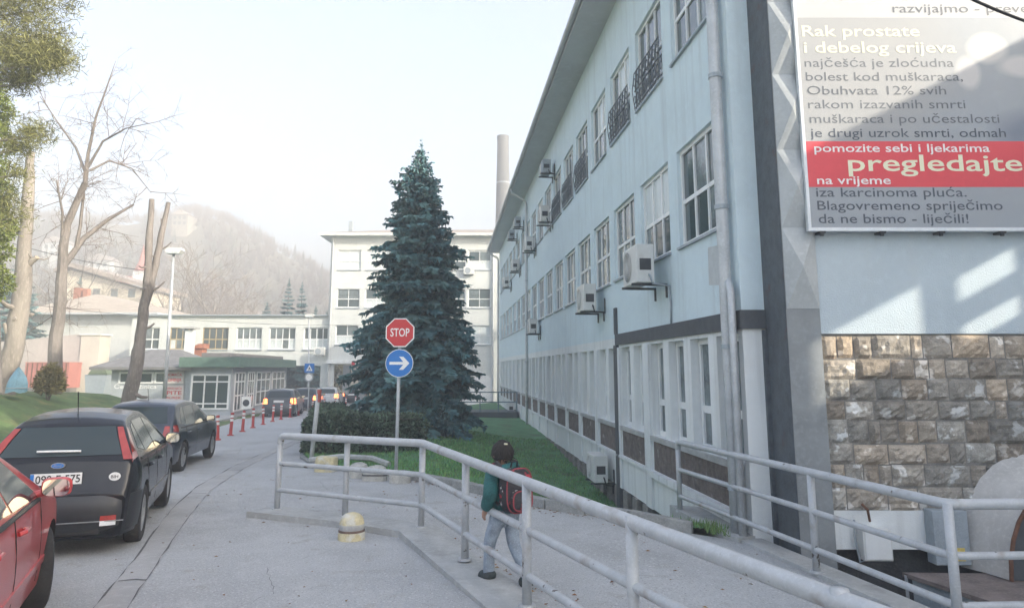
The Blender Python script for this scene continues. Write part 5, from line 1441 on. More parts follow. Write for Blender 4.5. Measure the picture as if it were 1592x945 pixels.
def stub_tree(label, base, limbs, seed, mt, group=None):
    """pollarded trunk: limbs are polylines [(x,y,z,r)...] in world space; the first is the trunk"""
    r_ = random.Random(seed); t = thing('pollarded_tree', label, 'tree', base, 0, group)
    for i, lb in enumerate(limbs):
        mb = MB(); pts = []; rs = []
        for (a, b) in zip(lb[:-1], lb[1:]):
            for k in range(5):
                f = k / 5; pts.append(Vector([a[j] + (b[j] - a[j]) * f for j in range(3)]) + rvec(r_) * a[3] * .10); rs.append((a[3] + (b[3] - a[3]) * f) * r_.uniform(.93, 1.08))
        pts.append(Vector(lb[-1][:3])); rs.append(lb[-1][3]); mb.tube(pts, rs, 12)
        o = mb.build('trunk' if i == 0 else 'limb', mt, t, smooth='auto')
        e, d = pts[-1], (pts[-1] - pts[-2]).normalized(); a = d.orthogonal().normalized(); c = d.cross(a)
        mb = MB(); mb.face([e + d * .004 + (a * math.cos(q * .5236) + c * math.sin(q * .5236)) * rs[-1] * .98 for q in range(12)]); mb.build('sawn_end', M['cut'], o)
        mb = MB()
        for k in range(6 if i == 0 else 5):                       # short stubs and knots
            j = r_.randrange(2, len(pts) - 1); d = (rvec(r_) + Vector((0, 0, .5))).normalized(); l = r_.uniform(.15, .45)
            mb.tube([pts[j], pts[j] + d * (rs[j] + l * .5), pts[j] + d * (rs[j] + l) + Vector((0, 0, .08))], [rs[j] * .35, rs[j] * .26, rs[j] * .18], 7)
        mb.build('stub', mt, o, smooth='auto')
    return t

def leaf_mass(mb, blobs, n, size, r_, tints=(.6, 1.4), shell=0.55, flat=None):
    vol = [b[1][0] * b[1][1] * b[1][2] for b in blobs]; tot = sum(vol)
    for (c, rad), v in zip(blobs, vol):
        c = Vector(c); t0 = r_.uniform(*tints)
        for k in range(max(20, int(n * v / tot))):
            d = rvec(r_); q = (shell + (1 - shell) * r_.random()) * r_.uniform(.85, 1.1)
            p = c + Vector((d.x * rad[0], d.y * rad[1], d.z * rad[2])) * q
            tt = t0 * r_.uniform(.7, 1.3); mb.cur = (tt, tt, tt * .9)
            dd = (d + rvec(r_) * .9).normalized(); s = size * r_.uniform(.6, 1.4)
            leaf_quad(mb, p, dd, rvec(r_), s, s * .6)

# ------------------------------------------------------------------ trees near the lawn
spruce('tall dense blue-green spruce standing behind the STOP sign', (-3.2, 24, z_lawn(-3.2, 24)), 10.0, 2.32, 3, 1.35, ns=50)
# second stem seen beside the spruce trunk
for x, y, r0_, lab in ((-2.55, 23.2, .13, 'slim dark trunk just right of the spruce, rising into its branches'),):
    mb = MB(); zb_ = z_lawn(x, y); mb.tube([(x, y, zb_ - .2), (x + .03, y, zb_ + 1.2), (x + .02, y + .2, zb_ + 3.2)], [r0_, r0_ * .85, r0_ * .4], 10)
    st_ = thing('young_conifer', lab, 'tree', (x, y, zb_)); mb.build('trunk', M['bark'], st_, smooth='auto')
    mb = MB(); leaf_mass(mb, [((x, y + .2, zb_ + 3.0), (.5, .5, .6))], 300, .22, random.Random(1)); mb.build('crown', M['spruce'], st_)
# clipped hedge
hg = thing('hedge', 'dark clipped box hedge with a rounded end beside the road', 'hedge', (-4.6, 19, -0.2))
HL = [(-4.66, 18.1), (-4.2, 18.35), (-3.2, 18.6), (-2.55, 19.0)]
hr2 = random.Random(17); mb = MB(); core = MB()
def hedge_run(pts, wd, ht, cnt):
    for (a, b) in zip(pts[:-1], pts[1:]):
        a, b = Vector((*a, 0)), Vector((*b, 0)); L_ = (b - a).length; d = (b - a) / L_; n = Vector((-d.y, d.x, 0))
        def T(u_, v_, z): 
            p = a + d * u_ + n * v_; return (p.x, p.y, z_road(p.x, p.y) + z)
        core.box(-.02, L_ + .02, -wd / 2 + .09, wd / 2 - .09, .02, ht - .09, 0, T)
        for k in range(int(cnt * L_)):
            f = hr2.random(); u_ = hr2.uniform(-.1, L_ + .1)
            if f < .55: v_, z, nn = -wd / 2, hr2.uniform(.02, ht), -n
            elif f < .85: v_, z, nn = hr2.uniform(-wd / 2, wd / 2), ht, Vector((0, 0, 1))
            else: v_, z, nn = wd / 2, hr2.uniform(.02, ht), n
            p = Vector(T(u_, v_ + hr2.uniform(-.07, .05), z - (0.10 if z > ht - .08 and f < .55 else 0))) + nn * hr2.uniform(-.07, .05) + Vector((0, 0, .05 * math.sin(u_ * 3.1 + a.x)))
            t = hr2.uniform(.5, 1.6) * (1 + .25 * math.sin(u_ * 5 + z * 4)); mb.cur = (t * 1.05, t, t * .9)
            leaf_quad(mb, p, (nn + rvec(hr2) * .9).normalized(), rvec(hr2), hr2.uniform(.05, .10), .05)
hedge_run(HL, 1.15, 0.95, 2900)
hedge_run([(-4.6, 18.6), (-5.55, 22), (-6.8, 27)], 1.0, 0.95, 1300)
for k in range(5200):                                           # rounded end
    a = hr2.uniform(0, 2 * math.pi); z = .96 * math.sqrt(hr2.random()); q = .57 * (1 if z < .78 else math.cos((z - .78) / .20 * 1.3)) + hr2.uniform(-.08, .04)
    t = hr2.uniform(.5, 1.5); mb.cur = (t * 1.05, t, t * .9)
    x, y = -4.60 + q * math.cos(a), 18.2 + q * math.sin(a)
    leaf_quad(mb, Vector((x, y, z_road(x, y) + z)), (Vector((math.cos(a), math.sin(a), .2)) + rvec(hr2)).normalized(), rvec(hr2), .09, .055)
core.lathe([(0.5, 0), (.50, .6), (.44, .78), (.28, .87), (.01, .90)], (-4.60, 18.2, -.2), 14)
mb.build('leaves', M['hedge'], hg); core.build('inner_branches', mat('hedge_inside', (0.022, 0.030, 0.018), 0.95, var=0.5, scale=9), hg)
# grass blades on the near lawn
gb = MB(); gr = random.Random(23); cnt = 0
while cnt < 26000:
    x, y = gr.uniform(-6.2, 3), gr.uniform(9.4, 27)
    if gr.random() > (12 / y) ** 1.1 or not inpoly(x, y, lawn_poly): continue
    cnt += 1; z = z_lawn(x, y); h = gr.uniform(.025, .075) * (1.6 if gr.random() < .05 else 1); a = gr.uniform(0, 6.28)
    pn = math.sin(x * 1.7 + y * .9) + math.sin(y * 1.3 - x * .6)
    if pn < -1.2 and gr.random() < .6: continue
    w_ = .006 + .0006 * y; dx, dy = math.cos(a) * w_, math.sin(a) * w_; b = gr.uniform(-.03, .03)
    t = gr.uniform(.55, 1.35); gb.cur = (t * gr.uniform(.9, 1.5), t, t * .8)
    gb.face([(x - dx, y - dy, z - .005), (x + dx, y + dy, z - .005), (x + b, y + b * .7, z + h)])
tag(gb.build('grass', M['blade']), kind='stuff')
# dry leaves and grit blown against the kerbs
lt = MB()
for k in range(620):
    if k < 260: x, y = gr.uniform(-3.5, 2.2), 0; y = interp(sorted([(p[0], p[1]) for p in LAWN_FRONT]), x) - abs(gr.gauss(.12, .16)) - .09
    elif k < 420: y = gr.uniform(2.5, 9); x = 2.75 - (y) * .4373 + abs(gr.gauss(.30, .12)) + .02
    else: x, y = gr.uniform(-5.5, 3), gr.uniform(4.5, 14)
    if inpoly(x, y, lawn_poly) or not inpoly(x, y, asphalt_poly): continue
    s_ = gr.uniform(.008, .03); a = gr.uniform(0, 6.28); z = z_road(x, y) + .006; t = gr.uniform(.5, 1.4); lt.cur = (t, t * gr.uniform(.6, .9), t * .5)
    lt.face([(x + s_ * math.cos(a), y + s_ * math.sin(a), z), (x - s_ * .5 * math.sin(a), y + s_ * .5 * math.cos(a), z + s_ * .4), (x - s_ * math.cos(a), y - s_ * math.sin(a), z), (x + s_ * .5 * math.sin(a), y - s_ * .5 * math.cos(a), z + s_ * .2)])
tag(lt.build('leaf_litter', mat('dry_leaf', (0.20, 0.14, 0.08), .9, tint=True)), kind='stuff')
# weeds by the landing
wd_ = MB()
for k in range(420):
    x, y = gr.uniform(2.25, 2.75), gr.uniform(9.25, 10.6); 
    if not (x > 2.25 + .15 * (10.6 - y)): continue
    a = gr.uniform(0, 6.28); t = gr.uniform(.8, 1.8); wd_.cur = (t * .95, t * .62, t * .5); h = gr.uniform(.05, .16)
    z = max(z_lawn(x, y), -.26) - .02
    wd_.face([(x - .008 * math.cos(a), y - .008 * math.sin(a), z), (x + .008 * math.cos(a), y + .008 * math.sin(a), z), (x + gr.uniform(-.06, .06), y + gr.uniform(-.06, .06), z + h)])
tag(wd_.build('weeds', M['blade']), kind='stuff')

# ------------------------------------------------------------------ trees on the left bank
zb = z_bank
def wp(px, py, Y): x, z = wallpt(px, py, Y); return x, Y, z
def L3(Y, *pts): return [(*wp(px, py, Y + dy), r) for px, py, r, dy in pts]
stub_tree('thick pale trunk sawn off at the top beside the ivy and the blue tarpaulin', wp(5, 600, 22), [
    L3(22, (4, 612, .33, 0), (22, 540, .29, 0), (35, 440, .235, 0), (42, 330, .18, 0), (48, 237, .12, 0)),
    L3(22, (40, 415, .11, 0), (52, 404, .09, 0), (58, 400, .07, 0)), L3(22, (38, 372, .07, 0), (28, 362, .06, 0), (22, 352, .045, 0))], 31, M['bark_warm'], 'pollarded trees on the left bank')
stub_tree('forked grey trunk with two sawn-off limbs standing by the kiosk and street lamp', wp(200, 628, 24), [
    L3(24, (197, 640, .225, 0), (213, 560, .20, 0), (221, 500, .17, 0), (228, 450, .135, 0), (231, 390, .12, 0), (236, 310, .085, 0)),
    L3(24, (224, 478, .14, 0), (240, 420, .12, .2), (250, 370, .11, .3), (262, 315, .075, .4))], 32, M['bark'], 'pollarded trees on the left bank')
# bare forked tree between them
bt_ = thing('bare_tree', 'leafless tree with a fine fan of twigs between the two cut trunks', 'tree', wp(86, 600, 26))
tr = MB(); tw = MB(); br = random.Random(77)
main = [L3(26, (85, 612, .26, 0), (88, 520, .22, 0), (94, 470, .20, 0), (97, 400, .17, 0), (104, 350, .14, 0), (132, 285, .11, 0)),
        L3(26, (97, 415, .13, 0), (116, 390, .11, .3), (130, 370, .10, .5), (170, 340, .07, 1), (208, 318, .04, 1.4)),
        L3(26, (118, 388, .08, .3), (125, 350, .06, .3), (130, 300, .05, .2), (136, 250, .03, 0)),
        L3(26, (96, 380, .06, 0), (97, 330, .045, -.4), (88, 280, .03, -.8)),
        L3(26, (132, 285, .09, 0), (137, 240, .065, 0), (150, 180, .045, -.3), (168, 130, .025, -.5), (180, 95, .01, -.6)),
        L3(26, (134, 272, .06, 0), (118, 230, .045, .3), (90, 190, .03, .6), (62, 150, .015, .8)),
        L3(26, (137, 260, .055, 0), (160, 220, .04, -.2), (195, 200, .025, -.4), (232, 192, .012, -.6)),
        L3(26, (140, 265, .05, 0), (170, 250, .04, .4), (205, 262, .025, .8), (235, 300, .01, 1.1)),
        L3(26, (86, 560, .07, 0), (84, 500, .05, .2), (88, 470, .03, .3))]
def twigs(pts, lev, L_):
    for k in range(9 if lev == 0 else 4):
        f = br.uniform(.15, 1) * (len(pts) - 1); i = min(len(pts) - 2, int(f)); p = pts[i].lerp(pts[i + 1], f - i)
        ax = (pts[i + 1] - pts[i]).normalized(); d = (ax * br.uniform(.3, .9) + rvec(br) * .8 + Vector((0, 0, .12))).normalized(); l = L_ * br.uniform(.5, 1.2)
        q = [p]; c = p.copy()
        for j in range(4):
            d = (d + rvec(br) * .16 + Vector((0, 0, -.07 * lev))).normalized(); c = c + d * l / 4; q.append(c.copy())
        r0_ = (.016, .010, .007)[lev]; tw.tube(q, [r0_ * (1 - .2 * j) for j in range(5)], 4 if lev == 0 else 3, cap=False)
        if lev < 2: twigs(q, lev + 1, l * .55)
for i, lb in enumerate(main):
    pts = []; rs = []
    for a, b in zip(lb[:-1], lb[1:]):
        for k in range(4): f = k / 4; pts.append(Vector(a[:3]).lerp(Vector(b[:3]), f) + rvec(br) * a[3] * .12); rs.append(a[3] + (b[3] - a[3]) * f)
    pts.append(Vector(lb[-1][:3])); rs.append(lb[-1][3]); tr.tube(pts, rs, 9)
    twigs(pts[3 if i else 10:], 0, 1.5 if i else 1.2)
tr.build('trunk', M['bark'], bt_, smooth='auto'); tw.build('crown', M['twig'], bt_)
# pine at the upper left and ivy-covered trunk under it
pn_ = thing('pine_tree', 'big pine with olive needle tufts hanging over the cut trunk', 'tree', (-13.4, 15, 1.2))
pr_ = random.Random(41); mb = MB(); wd = MB()
wd.tube([(-13.4, 15, 1.0), (-13.3, 15, 5), (-13.1, 15.1, 9.5), (-13.1, 15.1, 13)], [.3, .26, .2, .1], 10)
def tuft(p, n, s, t):
    for k in range(n):
        d = (rvec(pr_) + Vector((0, 0, .25))).normalized(); tt = t * pr_.uniform(.7, 1.35)
        mb.cur = (tt * 1.1, tt, tt * .85); leaf_quad(mb, p + rvec(pr_) * s * pr_.uniform(.2, 2.6), d, rvec(pr_), s * pr_.uniform(.7, 1.2), .016)
for (px, py, rx, rz, dY, n) in ((28, 35, 95, 58, 0, 95), (45, 78, 52, 24, -.4, 60), (85, 95, 30, 14, -.5, 26), (15, 112, 44, 22, .6, 30), (36, 125, 22, 10, .2, 12), (52, 208, 26, 9, .5, 16), (30, 228, 20, 10, .8, 14), (30, 268, 16, 8, .4, 8), (20, 330, 20, 24, 1, 14), (5, 5, 80, 40, .3, 50)):
    for k in range(n):
        a = pr_.uniform(0, 6.28); q = math.sqrt(pr_.random())
        x, Y, z = wp(px + rx * q * math.cos(a), py + rz * q * math.sin(a), 15 + dY + pr_.uniform(-1, 1))
        tuft(Vector((x, Y, z)), 62, .16, pr_.uniform(.6, 1.8))
    x, Y, z = wp(px + rx * .8, py + rz * .3, 15 + dY); wd.tube([(-13.2, 15.05, z - .5 + .15 * rz / 50), ((x - 13.2) / 2, Y, z - .15), (x, Y, z)], [.06, .035, .01], 6)
mb.build('crown', M['pine'], pn_); wd.build('trunk', M['bark'], pn_)
iv = thing('ivy_clad_tree', 'tree trunk wrapped in bright green ivy, under the big pine', 'tree', wp(-12, 600, 18))
mb = MB(); ir = random.Random(51); blobs = []
for k in range(26):
    py = 120 + k * 13.5; blobs.append((wp(-18 + ir.uniform(-8, 14), py, 18), (.42 + ir.uniform(-.1, .15), .42, .26)))
leaf_mass(mb, blobs, 20000, .062, ir, (.6, 1.5), .6); mb.build('leaves', M['ivy'], iv)
mb = MB(); mb.tube([wp(-14, 612, 18), wp(-16, 450, 18), wp(-17, 300, 18), wp(-18, 120, 18)], [.24, .2, .16, .08], 10); mb.build('trunk', M['bark'], iv)
# small round shrub and the blue tarpaulin heap on the bank
sh = thing('round_shrub', 'small brownish round shrub on the bank under the bare tree', 'shrub', wp(78, 612, 23))
mb = MB(); sr_ = random.Random(61); c = wp(78, 590, 23); leaf_mass(mb, [(c, (.42, .40, .44)), ((c[0] - .18, c[1], c[2] - .15), (.3, .3, .3)), ((c[0] + .2, c[1], c[2] - .18), (.28, .3, .28)), ((c[0] + .02, c[1], c[2] + .25), (.24, .24, .26))], 2600, .085, sr_); mb.build('leaves', M['shrub'], sh)
mb = MB()
for k in range(9):
    a = sr_.uniform(0, 6.28); mb.tube([(c[0], c[1], c[2] - .75), (c[0] + .12 * math.cos(a), c[1] + .12 * math.sin(a), c[2] - .3), (c[0] + .3 * math.cos(a), c[1] + .3 * math.sin(a), c[2] + .15)], .012, 5)
mb.build('stem', M['twig'], sh)
tp = thing('tarpaulin_heap', 'pointed light blue tarpaulin heap at the foot of the thick trunk', 'tarpaulin', wp(25, 602, 21))
mb = MB(); rows = []; c = wp(25, 604, 21); fr_ = random.Random(71)
for q, z in ((1, -.1), (.95, .12), (.78, .28), (.45, .44), (.18, .55), (.01, .6)):
    rows.append([(c[0] - .02 + .28 * q * math.cos(a) * (1 + .2 * math.sin(3 * a)) + .05 * z, c[1] + .25 * q * math.sin(a), c[2] + z + .03 * math.sin(4 * a)) for a in [2 * math.pi * k / 18 for k in range(18)]])
mb.grid(rows, 0, True); mb.build('sheet', mat('blue_tarp', (0.20, 0.38, 0.48), 0.55, var=0.25, scale=6, bump=0.4), tp, smooth='auto')
mb = MB(); mb.tube([(c[0] + .30 * math.cos(a) * (1 + .2 * math.sin(3 * a)), c[1] + .27 * math.sin(a), c[2] + .02) for a in [2 * math.pi * k / 18 for k in range(19)]], .012, 5); mb.build('rope', M['sill'], tp)

# ------------------------------------------------------------------ street lamps
def lamp(label, foot, head_px, Y, hs=1.0):
    t = thing('street_lamp', label, 'street lamp', foot, 0, 'street lamps')
    hx, hz = wallpt(*head_px, Y); mb = MB()
    mb.tube([(foot[0], Y, foot[2] - .2), (foot[0] + (hx - foot[0]) * .1, Y, foot[2] + 1.2), (hx - .02, Y, hz - .06)], [.075 * hs, .065 * hs, .045 * hs], 12); mb.build('pole', M['zinc'], t, smooth=True)
    mb = MB(); s = hs
    mb.prism([(hx - .22 * s, hz - .10 * s), (hx + .24 * s, hz - .10 * s), (hx + .34 * s, hz + .03 * s), (hx + .30 * s, hz + .13 * s), (hx - .22 * s, hz + .13 * s), (hx - .30 * s, hz + .03 * s)], Y - .16 * s, Y + .16 * s, lambda a, b, e: (a, e, b)); h = mb.build('lamp_head', M['ac_white'], t, bevel=.03)
    mb = MB(); mb.box(hx - .24 * s, hx + .25 * s, Y - .165 * s, Y + .165 * s, hz - .105 * s, hz + .01 * s); mb.build('diffuser', M['curtain'], h, bevel=.02)
lx, lz = wallpt(256, 612, 27)
lamp('tall grey street lamp with a boxy white head beside the forked trunk', (lx, 27, lz), (271, 391), 27)
lx, lz = wallpt(480, 600, 52)
lamp('distant thin street lamp before the low white wing', (lx, 52, lz - 1.2), (481, 491), 52, 1.0)

# ------------------------------------------------------------------ kiosk
kk_ = thing('kiosk', 'low grey snack kiosk with a green fascia and a big white framed window', 'kiosk', (-17, 37, -0.6))
gm = mat('kiosk_panel', (0.40, 0.44, 0.47), 0.7, var=0.12, scale=2); grn = mat('green_fascia', (0.12, 0.20, 0.165), 0.6, var=0.25, scale=3)
rf = mat('kiosk_roof', (0.20, 0.20, 0.20), 0.85, var=0.25, scale=3)
mb = MB(); mb.box(-20.8, -16.9, 37.3, 41.5, -1.0, 1.95); mb.box(-16.9, -16.6, 37.25, 41.5, -1.0, 1.93)
mb.build('wall', gm, kk_)
mb = MB(); mb.prism([(-16.6, 37.0), (-14.42, 37.0), (-15.7, 50), (-17.5, 50)], -1.0, 2.08); mb.build('wall', gm, kk_)
mb = MB(); A = [(-21.6, 36.6, 2.0), (-16.35, 36.6, 2.0), (-16.35, 42, 2.0), (-21.6, 42, 2.0)]; r1, r2 = (-19.8, 39.2, 2.95), (-18.2, 39.2, 2.95)
for f_ in ((A[0], A[1], r2, r1), (A[1], A[2], r2), (A[2], A[3], r1, r2), (A[3], A[0], r1), (A[0], A[3], A[2], A[1])): mb.face(f_)
mb.box(-21.6, -16.35, 36.6, 36.64, 1.86, 2.0); mb.build('roof', rf, kk_)
mb = MB(); mb.prism([(-16.95, 36.5), (-13.95, 36.5), (-15.2, 50.3), (-17.9, 50.3)], 2.09, 2.16); mb.prism([(-16.5, 38.0), (-15.0, 38.0), (-16.0, 50.0), (-17.5, 50.0)], 2.165, 2.75); mb.build('roof', rf, kk_, bevel=.02)
mb = MB(); mb.prism([(-16.95, 36.45), (-13.9, 36.45), (-13.95, 36.5), (-16.9, 36.5)], 2.0, 2.5); mb.prism([(-13.9, 36.45), (-15.15, 50.3), (-15.2, 50.3), (-13.95, 36.5)], 2.0, 2.5); mb.build('fascia', grn, kk_)
def kwin(x0, x1, z0, z1, y, cols, rows_, T=None, m_=0):
    T = T or (lambda a, b, e: (a, y - e, b)); fb = MB()
    def bx(a0, a1, b0, b1, e0, e1):
        fb.box(a0, a1, e0, e1, b0, b1, 0, lambda a, e, b: T(a, b, e))
    bx(x0, x1, z0, z0 + .09, 0, .05); bx(x0, x1, z1 - .09, z1, 0, .05); bx(x0, x0 + .09, z0 + .09, z1 - .09, 0, .049); bx(x1 - .09, x1, z0 + .09, z1 - .09, 0, .049)
    for c in cols: bx(x0 + (x1 - x0) * c - .035, x0 + (x1 - x0) * c + .035, z0 + .09, z1 - .09, 0, .046)
    for r_ in rows_: bx(x0 + .09, x1 - .09, z0 + (z1 - z0) * r_ - .035, z0 + (z1 - z0) * r_ + .035, 0, .043)
    o = fb.build('window', M['trim_white'], kk_); pb_ = MB(); pb_.face([T(x0, z0, .012), T(x1, z0, .012), T(x1, z1, .012), T(x0, z1, .012)], 0); pb_.build('pane', [(M['glass'], M['glass2'])[m_]], o)
kwin(-16.5, -14.5, -.15, 1.65, 37.0, [.35, .67], [.17, .78])
kwin(-20.4, -18.6, 1.15, 1.75, 37.3, [.3], [], m_=0); kwin(-18.55, -17.05, 1.15, 1.75, 37.3, [], [], m_=1)
Pa, Pb = Vector((-14.42, 37.0, 0)), Vector((-15.7, 50, 0)); kd = (Pb - Pa).normalized(); kn = Vector((kd.y, -kd.x, 0))
TSd = lambda a, b, e: tuple(Pa + kd * a + kn * e + Vector((0, 0, b)))
for a0, a1, z0 in ((.5, 2.4, -.3), (3.0, 4.4, -.3), (4.9, 8.2, -.2), (8.8, 12.4, -.2)): kwin(a0, a1, z0, 1.75, 0, [.33, .66], [.4, .75], TSd, 1)
for x0, x1, z0, z1, lines in ((-18.0, -17.0, 1.15, 1.78, [('DOMAĆA', .39, .14), ('KUHINJA', .12, .17)]), (-17.9, -16.95, -.10, 1.08, [('ISPOD SAČA', .96, .11), ('PITE', .70, .19), ('BUREK', .49, .11), ('SIRNICA', .29, .11), ('ZELJANICA', .08, .11)])):
    mb = MB(); mb.box(x0, x1, 37.20, 37.24, z0, z1); bd = mb.build('sign_board', mat('sign_board', (0.58, 0.56, 0.55), 0.6, var=0.1, scale=4), kk_)
    for t_, dz, hh_ in lines: text_obj(t_, red, bd, x0 + .10, x1 - .10, z0 + dz, 37.196, 'lettering', .015, hh_)
text_obj('Ćevabdžinica', M['trim_white'], kk_, -20.6, -18.4, .90, 37.285, 'lettering', .02, .22)
cm_ = thing('roof_chimney', 'white chimney stack with a flat cap rising behind the kiosk roof', 'chimney', (-18.2, 43.5, 2.0))
cx_, cz_ = wallpt(294, 540, 43.5)
mb = MB(); mb.box(cx_ - .22, cx_ + .22, 43.3, 43.75, 1.5, cz_ + 1.0); mb.build('stack', M['white_wall'], cm_); mb = MB(); mb.box(cx_ - .42, cx_ + .42, 43.1, 43.95, cz_ + 1.12, cz_ + 1.22); 
for a in (-.3, .3): mb.box(cx_ + a - .04, cx_ + a + .04, 43.2, 43.3, cz_ + 1.0, cz_ + 1.12)
mb.build('cap', M['concrete'], cm_)
cx_, cz_ = wallpt(310, 545, 44.5); rc_ = thing('brick_vent', 'small red brick vent box beside the white chimney on the kiosk roof', 'vent', (cx_, 44.5, 2.0))
brick = mat('red_brick', (0.40, 0.17, 0.11), 0.85, var=0.3, scale=6)
mb = MB(); mb.box(cx_ - .38, cx_ + .30, 44.2, 44.9, 1.5, cz_ + .12); mb.build('box', brick, rc_); mb = MB(); mb.prism([(cx_ - .46, cz_ + .13), (cx_ + .40, cz_ + .13), (cx_ + .40, cz_ + .42), (cx_ + .1, cz_ + .42)], 44.1, 45.0, lambda a, b, e: (a, e, b)); mb.build('cover', brick, rc_)
ab = thing('pavement_sign', 'white advertising board leaning at the kiosk side door', 'sign', (-13.6, 39, -.6))
px0, pz0 = wallpt(375, 636, 36.7); px1, pz1 = wallpt(391, 616, 36.7)
mb = MB(); mb.prism([(px0, pz0), (px1, pz0 + .02), (px1, pz1), (px0, pz1)], 36.66, 36.70, lambda a, b, e: (a, e, b)); mb.build('board', M['plate'], ab)
mb = MB(); disc(mb, ((px0 + px1) / 2, (pz0 + pz1) / 2), .17, 36.65, 36.657, 20); mb.build('dark_picture', M['dark_metal'], ab)
mb = MB(); 
for x in (px0 + .04, px1 - .04): mb.tube([(x, 36.69, pz1 - .05), (x, 36.95, -.55)], .015, 6)
mb.build('leg', M['zinc'], ab)
# ------------------------------------------------------------------ far buildings
farw = streaky('far_white_render', (0.60, 0.63, 0.62), (0.5, 0.53, 0.53), 0.4); tile = mat('pale_roof_sheet', (0.38, 0.33, 0.29), 0.8, var=0.25, scale=2)
tw_ = thing('white_tower_block', 'four storey white block with a shallow tiled roof behind the spruce', 'building', (-8, 60, -1.0))
TX = lambda s, o, z: (s, 60 - o, z)
wins = []
for z0, z1 in ((10.25, 11.95), (7.0, 8.6), (3.9, 5.5)):
    for x0 in (-14.9, -12.5, -10.1, -7.7, -5.9, -3.75): wins.append((x0, x0 + 1.95, z0, z1))
holes = wins + [(-15.0, -12.2, -1.2, 2.2)]
mb = MB(); wall_grid(mb, TX, -15.55, 3.0, -1.2, 13.1, wins + [(-14.9, -11.0, -1.0, 2.25)], .2)
mb.face([(-15.55, 60, 2.3), (-15.55, 72, 2.3), (-15.55, 72, 13.1), (-15.55, 60, 13.1)])
mb.face([(-15.55, 72, 2.3), (3, 72, 2.3), (3, 72, 13.1), (-15.55, 72, 13.1)]); mb.face([(-15.55, 60.21, 2.5), (3, 60.21, 2.5), (3, 72, 2.5), (-15.55, 72, 2.5)])
mb.face([(-10.9, 60.21, -1.2), (-10.9, 72, -1.2), (-10.9, 72, 2.5), (-10.9, 60.21, 2.5)])
mb.build('wall', farw, tw_)
mb = MB(); e = [(-16.4, 59.2), (3.8, 59.2), (3.8, 72.8), (-16.4, 72.8)]
mb.prism(e, 13.1, 13.32); A = [Vector((*p, 13.321)) for p in e]; r1, r2 = Vector((-11, 66, 14.9)), Vector((-2, 66, 14.9))
for f_ in ((A[0], A[1], r2, r1), (A[1], A[2], r2), (A[2], A[3], r1, r2), (A[3], A[0], r1)): mb.face(f_, 1)
mb.build('roof', [farw, tile], tw_)
mb = MB(); mb.box(-14.6, -14.25, 62, 62.4, 13.5, 14.9); mb.build('chimney', M['sill'], tw_)
mb = MB(); mb.tube([(-15.35, 59.9, 13.0), (-15.35, 59.9, -1.0)], .09, 8); mb.build('downpipe', M['zinc'], tw_); mb = MB(); mb.tube([(-1.6, 59.85, 13.0), (-1.6, 59.85, -1)], .08, 8); mb.build('downpipe', M['zinc'], tw_)
pr2 = [win_proto(1.95, 1.65, [.5], [.45], fr=.08, curtain=c) for c in ([2, 2, 0, 1], [0, 0, 1, 1], [2, 2, 2, 2], [0, 1, 1, 0])]
place_windows(pr2, [(a, 60.1, c) for a, b, c, d in wins], tw_, 0, 5)
for a, b, c, d in wins:
    mb = MB(); mb.box(a - .06, b + .06, 59.93, 60.05, c - .09, c - .005); mb.build('window_sill', M['sill'], tw_)
for x in (-13.85, -12.55): 
    mb = MB(); mb.box(x - .28, x + .28, 60.0, 60.5, -1.2, 2.2); mb.build('passage_column', M['grey_col'], tw_)
mb = MB(); mb.box(-15.5, -10.8, 59.55, 60.0 - .004, 2.32, 2.62); mb.build('canopy', M['white_wall'], tw_)
mb = MB(); mb.prism([(1.55 * math.cos(a) - 3.0, 0.2 + 1.5 * math.sin(a)) for a in [math.pi * k / 14 for k in range(15)]] + [(-4.55, -1.1), (-1.45, -1.1)], 59.90, 59.97, lambda a, b, e_: (a, e_, b)); mb.build('arched_doorway', M['trim_white'], tw_)
sgx, sgz = wallpt(555, 565, 59.4)
es = thing('entrance_sign', 'little red sign with a white panel over the passage', 'sign', (sgx, 59.4, sgz - .2)); mb = MB(); mb.box(sgx - .45, sgx + .45, 59.42, 59.52, sgz - .17, sgz + .17); f_ = mb.build('sign_box', red, es); mb = MB(); mb.box(sgx - .16, sgx + .16, 59.40, 59.417, sgz - .12, sgz + .12); mb.build('white_panel', M['plate'], f_)
for (px, py, Y, lab) in ((497, 546, 59.6, 'white air conditioner at the right end of the low white wing'), (729, 421, 59.8, 'small white air conditioner on the white tower between two windows')):
    x, z = wallpt(px, py, Y); t = thing('air_conditioner', lab, 'air conditioner', (x, Y, z), 0, 'air conditioners on the far buildings')
    mb = MB(); mb.box(x - .45, x + .45, Y - .2, Y + .12, z - .32, z + .32); mb.build('casing', M['ac_white'], t, bevel=.03)
    mb = MB(); mb.prism([(x - .1 + .25 * math.cos(a), z + .25 * math.sin(a)) for a in [2 * math.pi * k / 20 for k in range(20)]], Y - .212, Y - .201, lambda a, b, e_: (a, e_, b)); mb.build('fan_grille', M['sill'], t)
    mb = MB(); mb.box(x - .35, x - .3, Y - .2, Y + .38, z - .37, z - .325); mb.box(x + .3, x + .35, Y - .2, Y + .38, z - .37, z - .325); mb.build('bracket', M['dark_metal'], t)
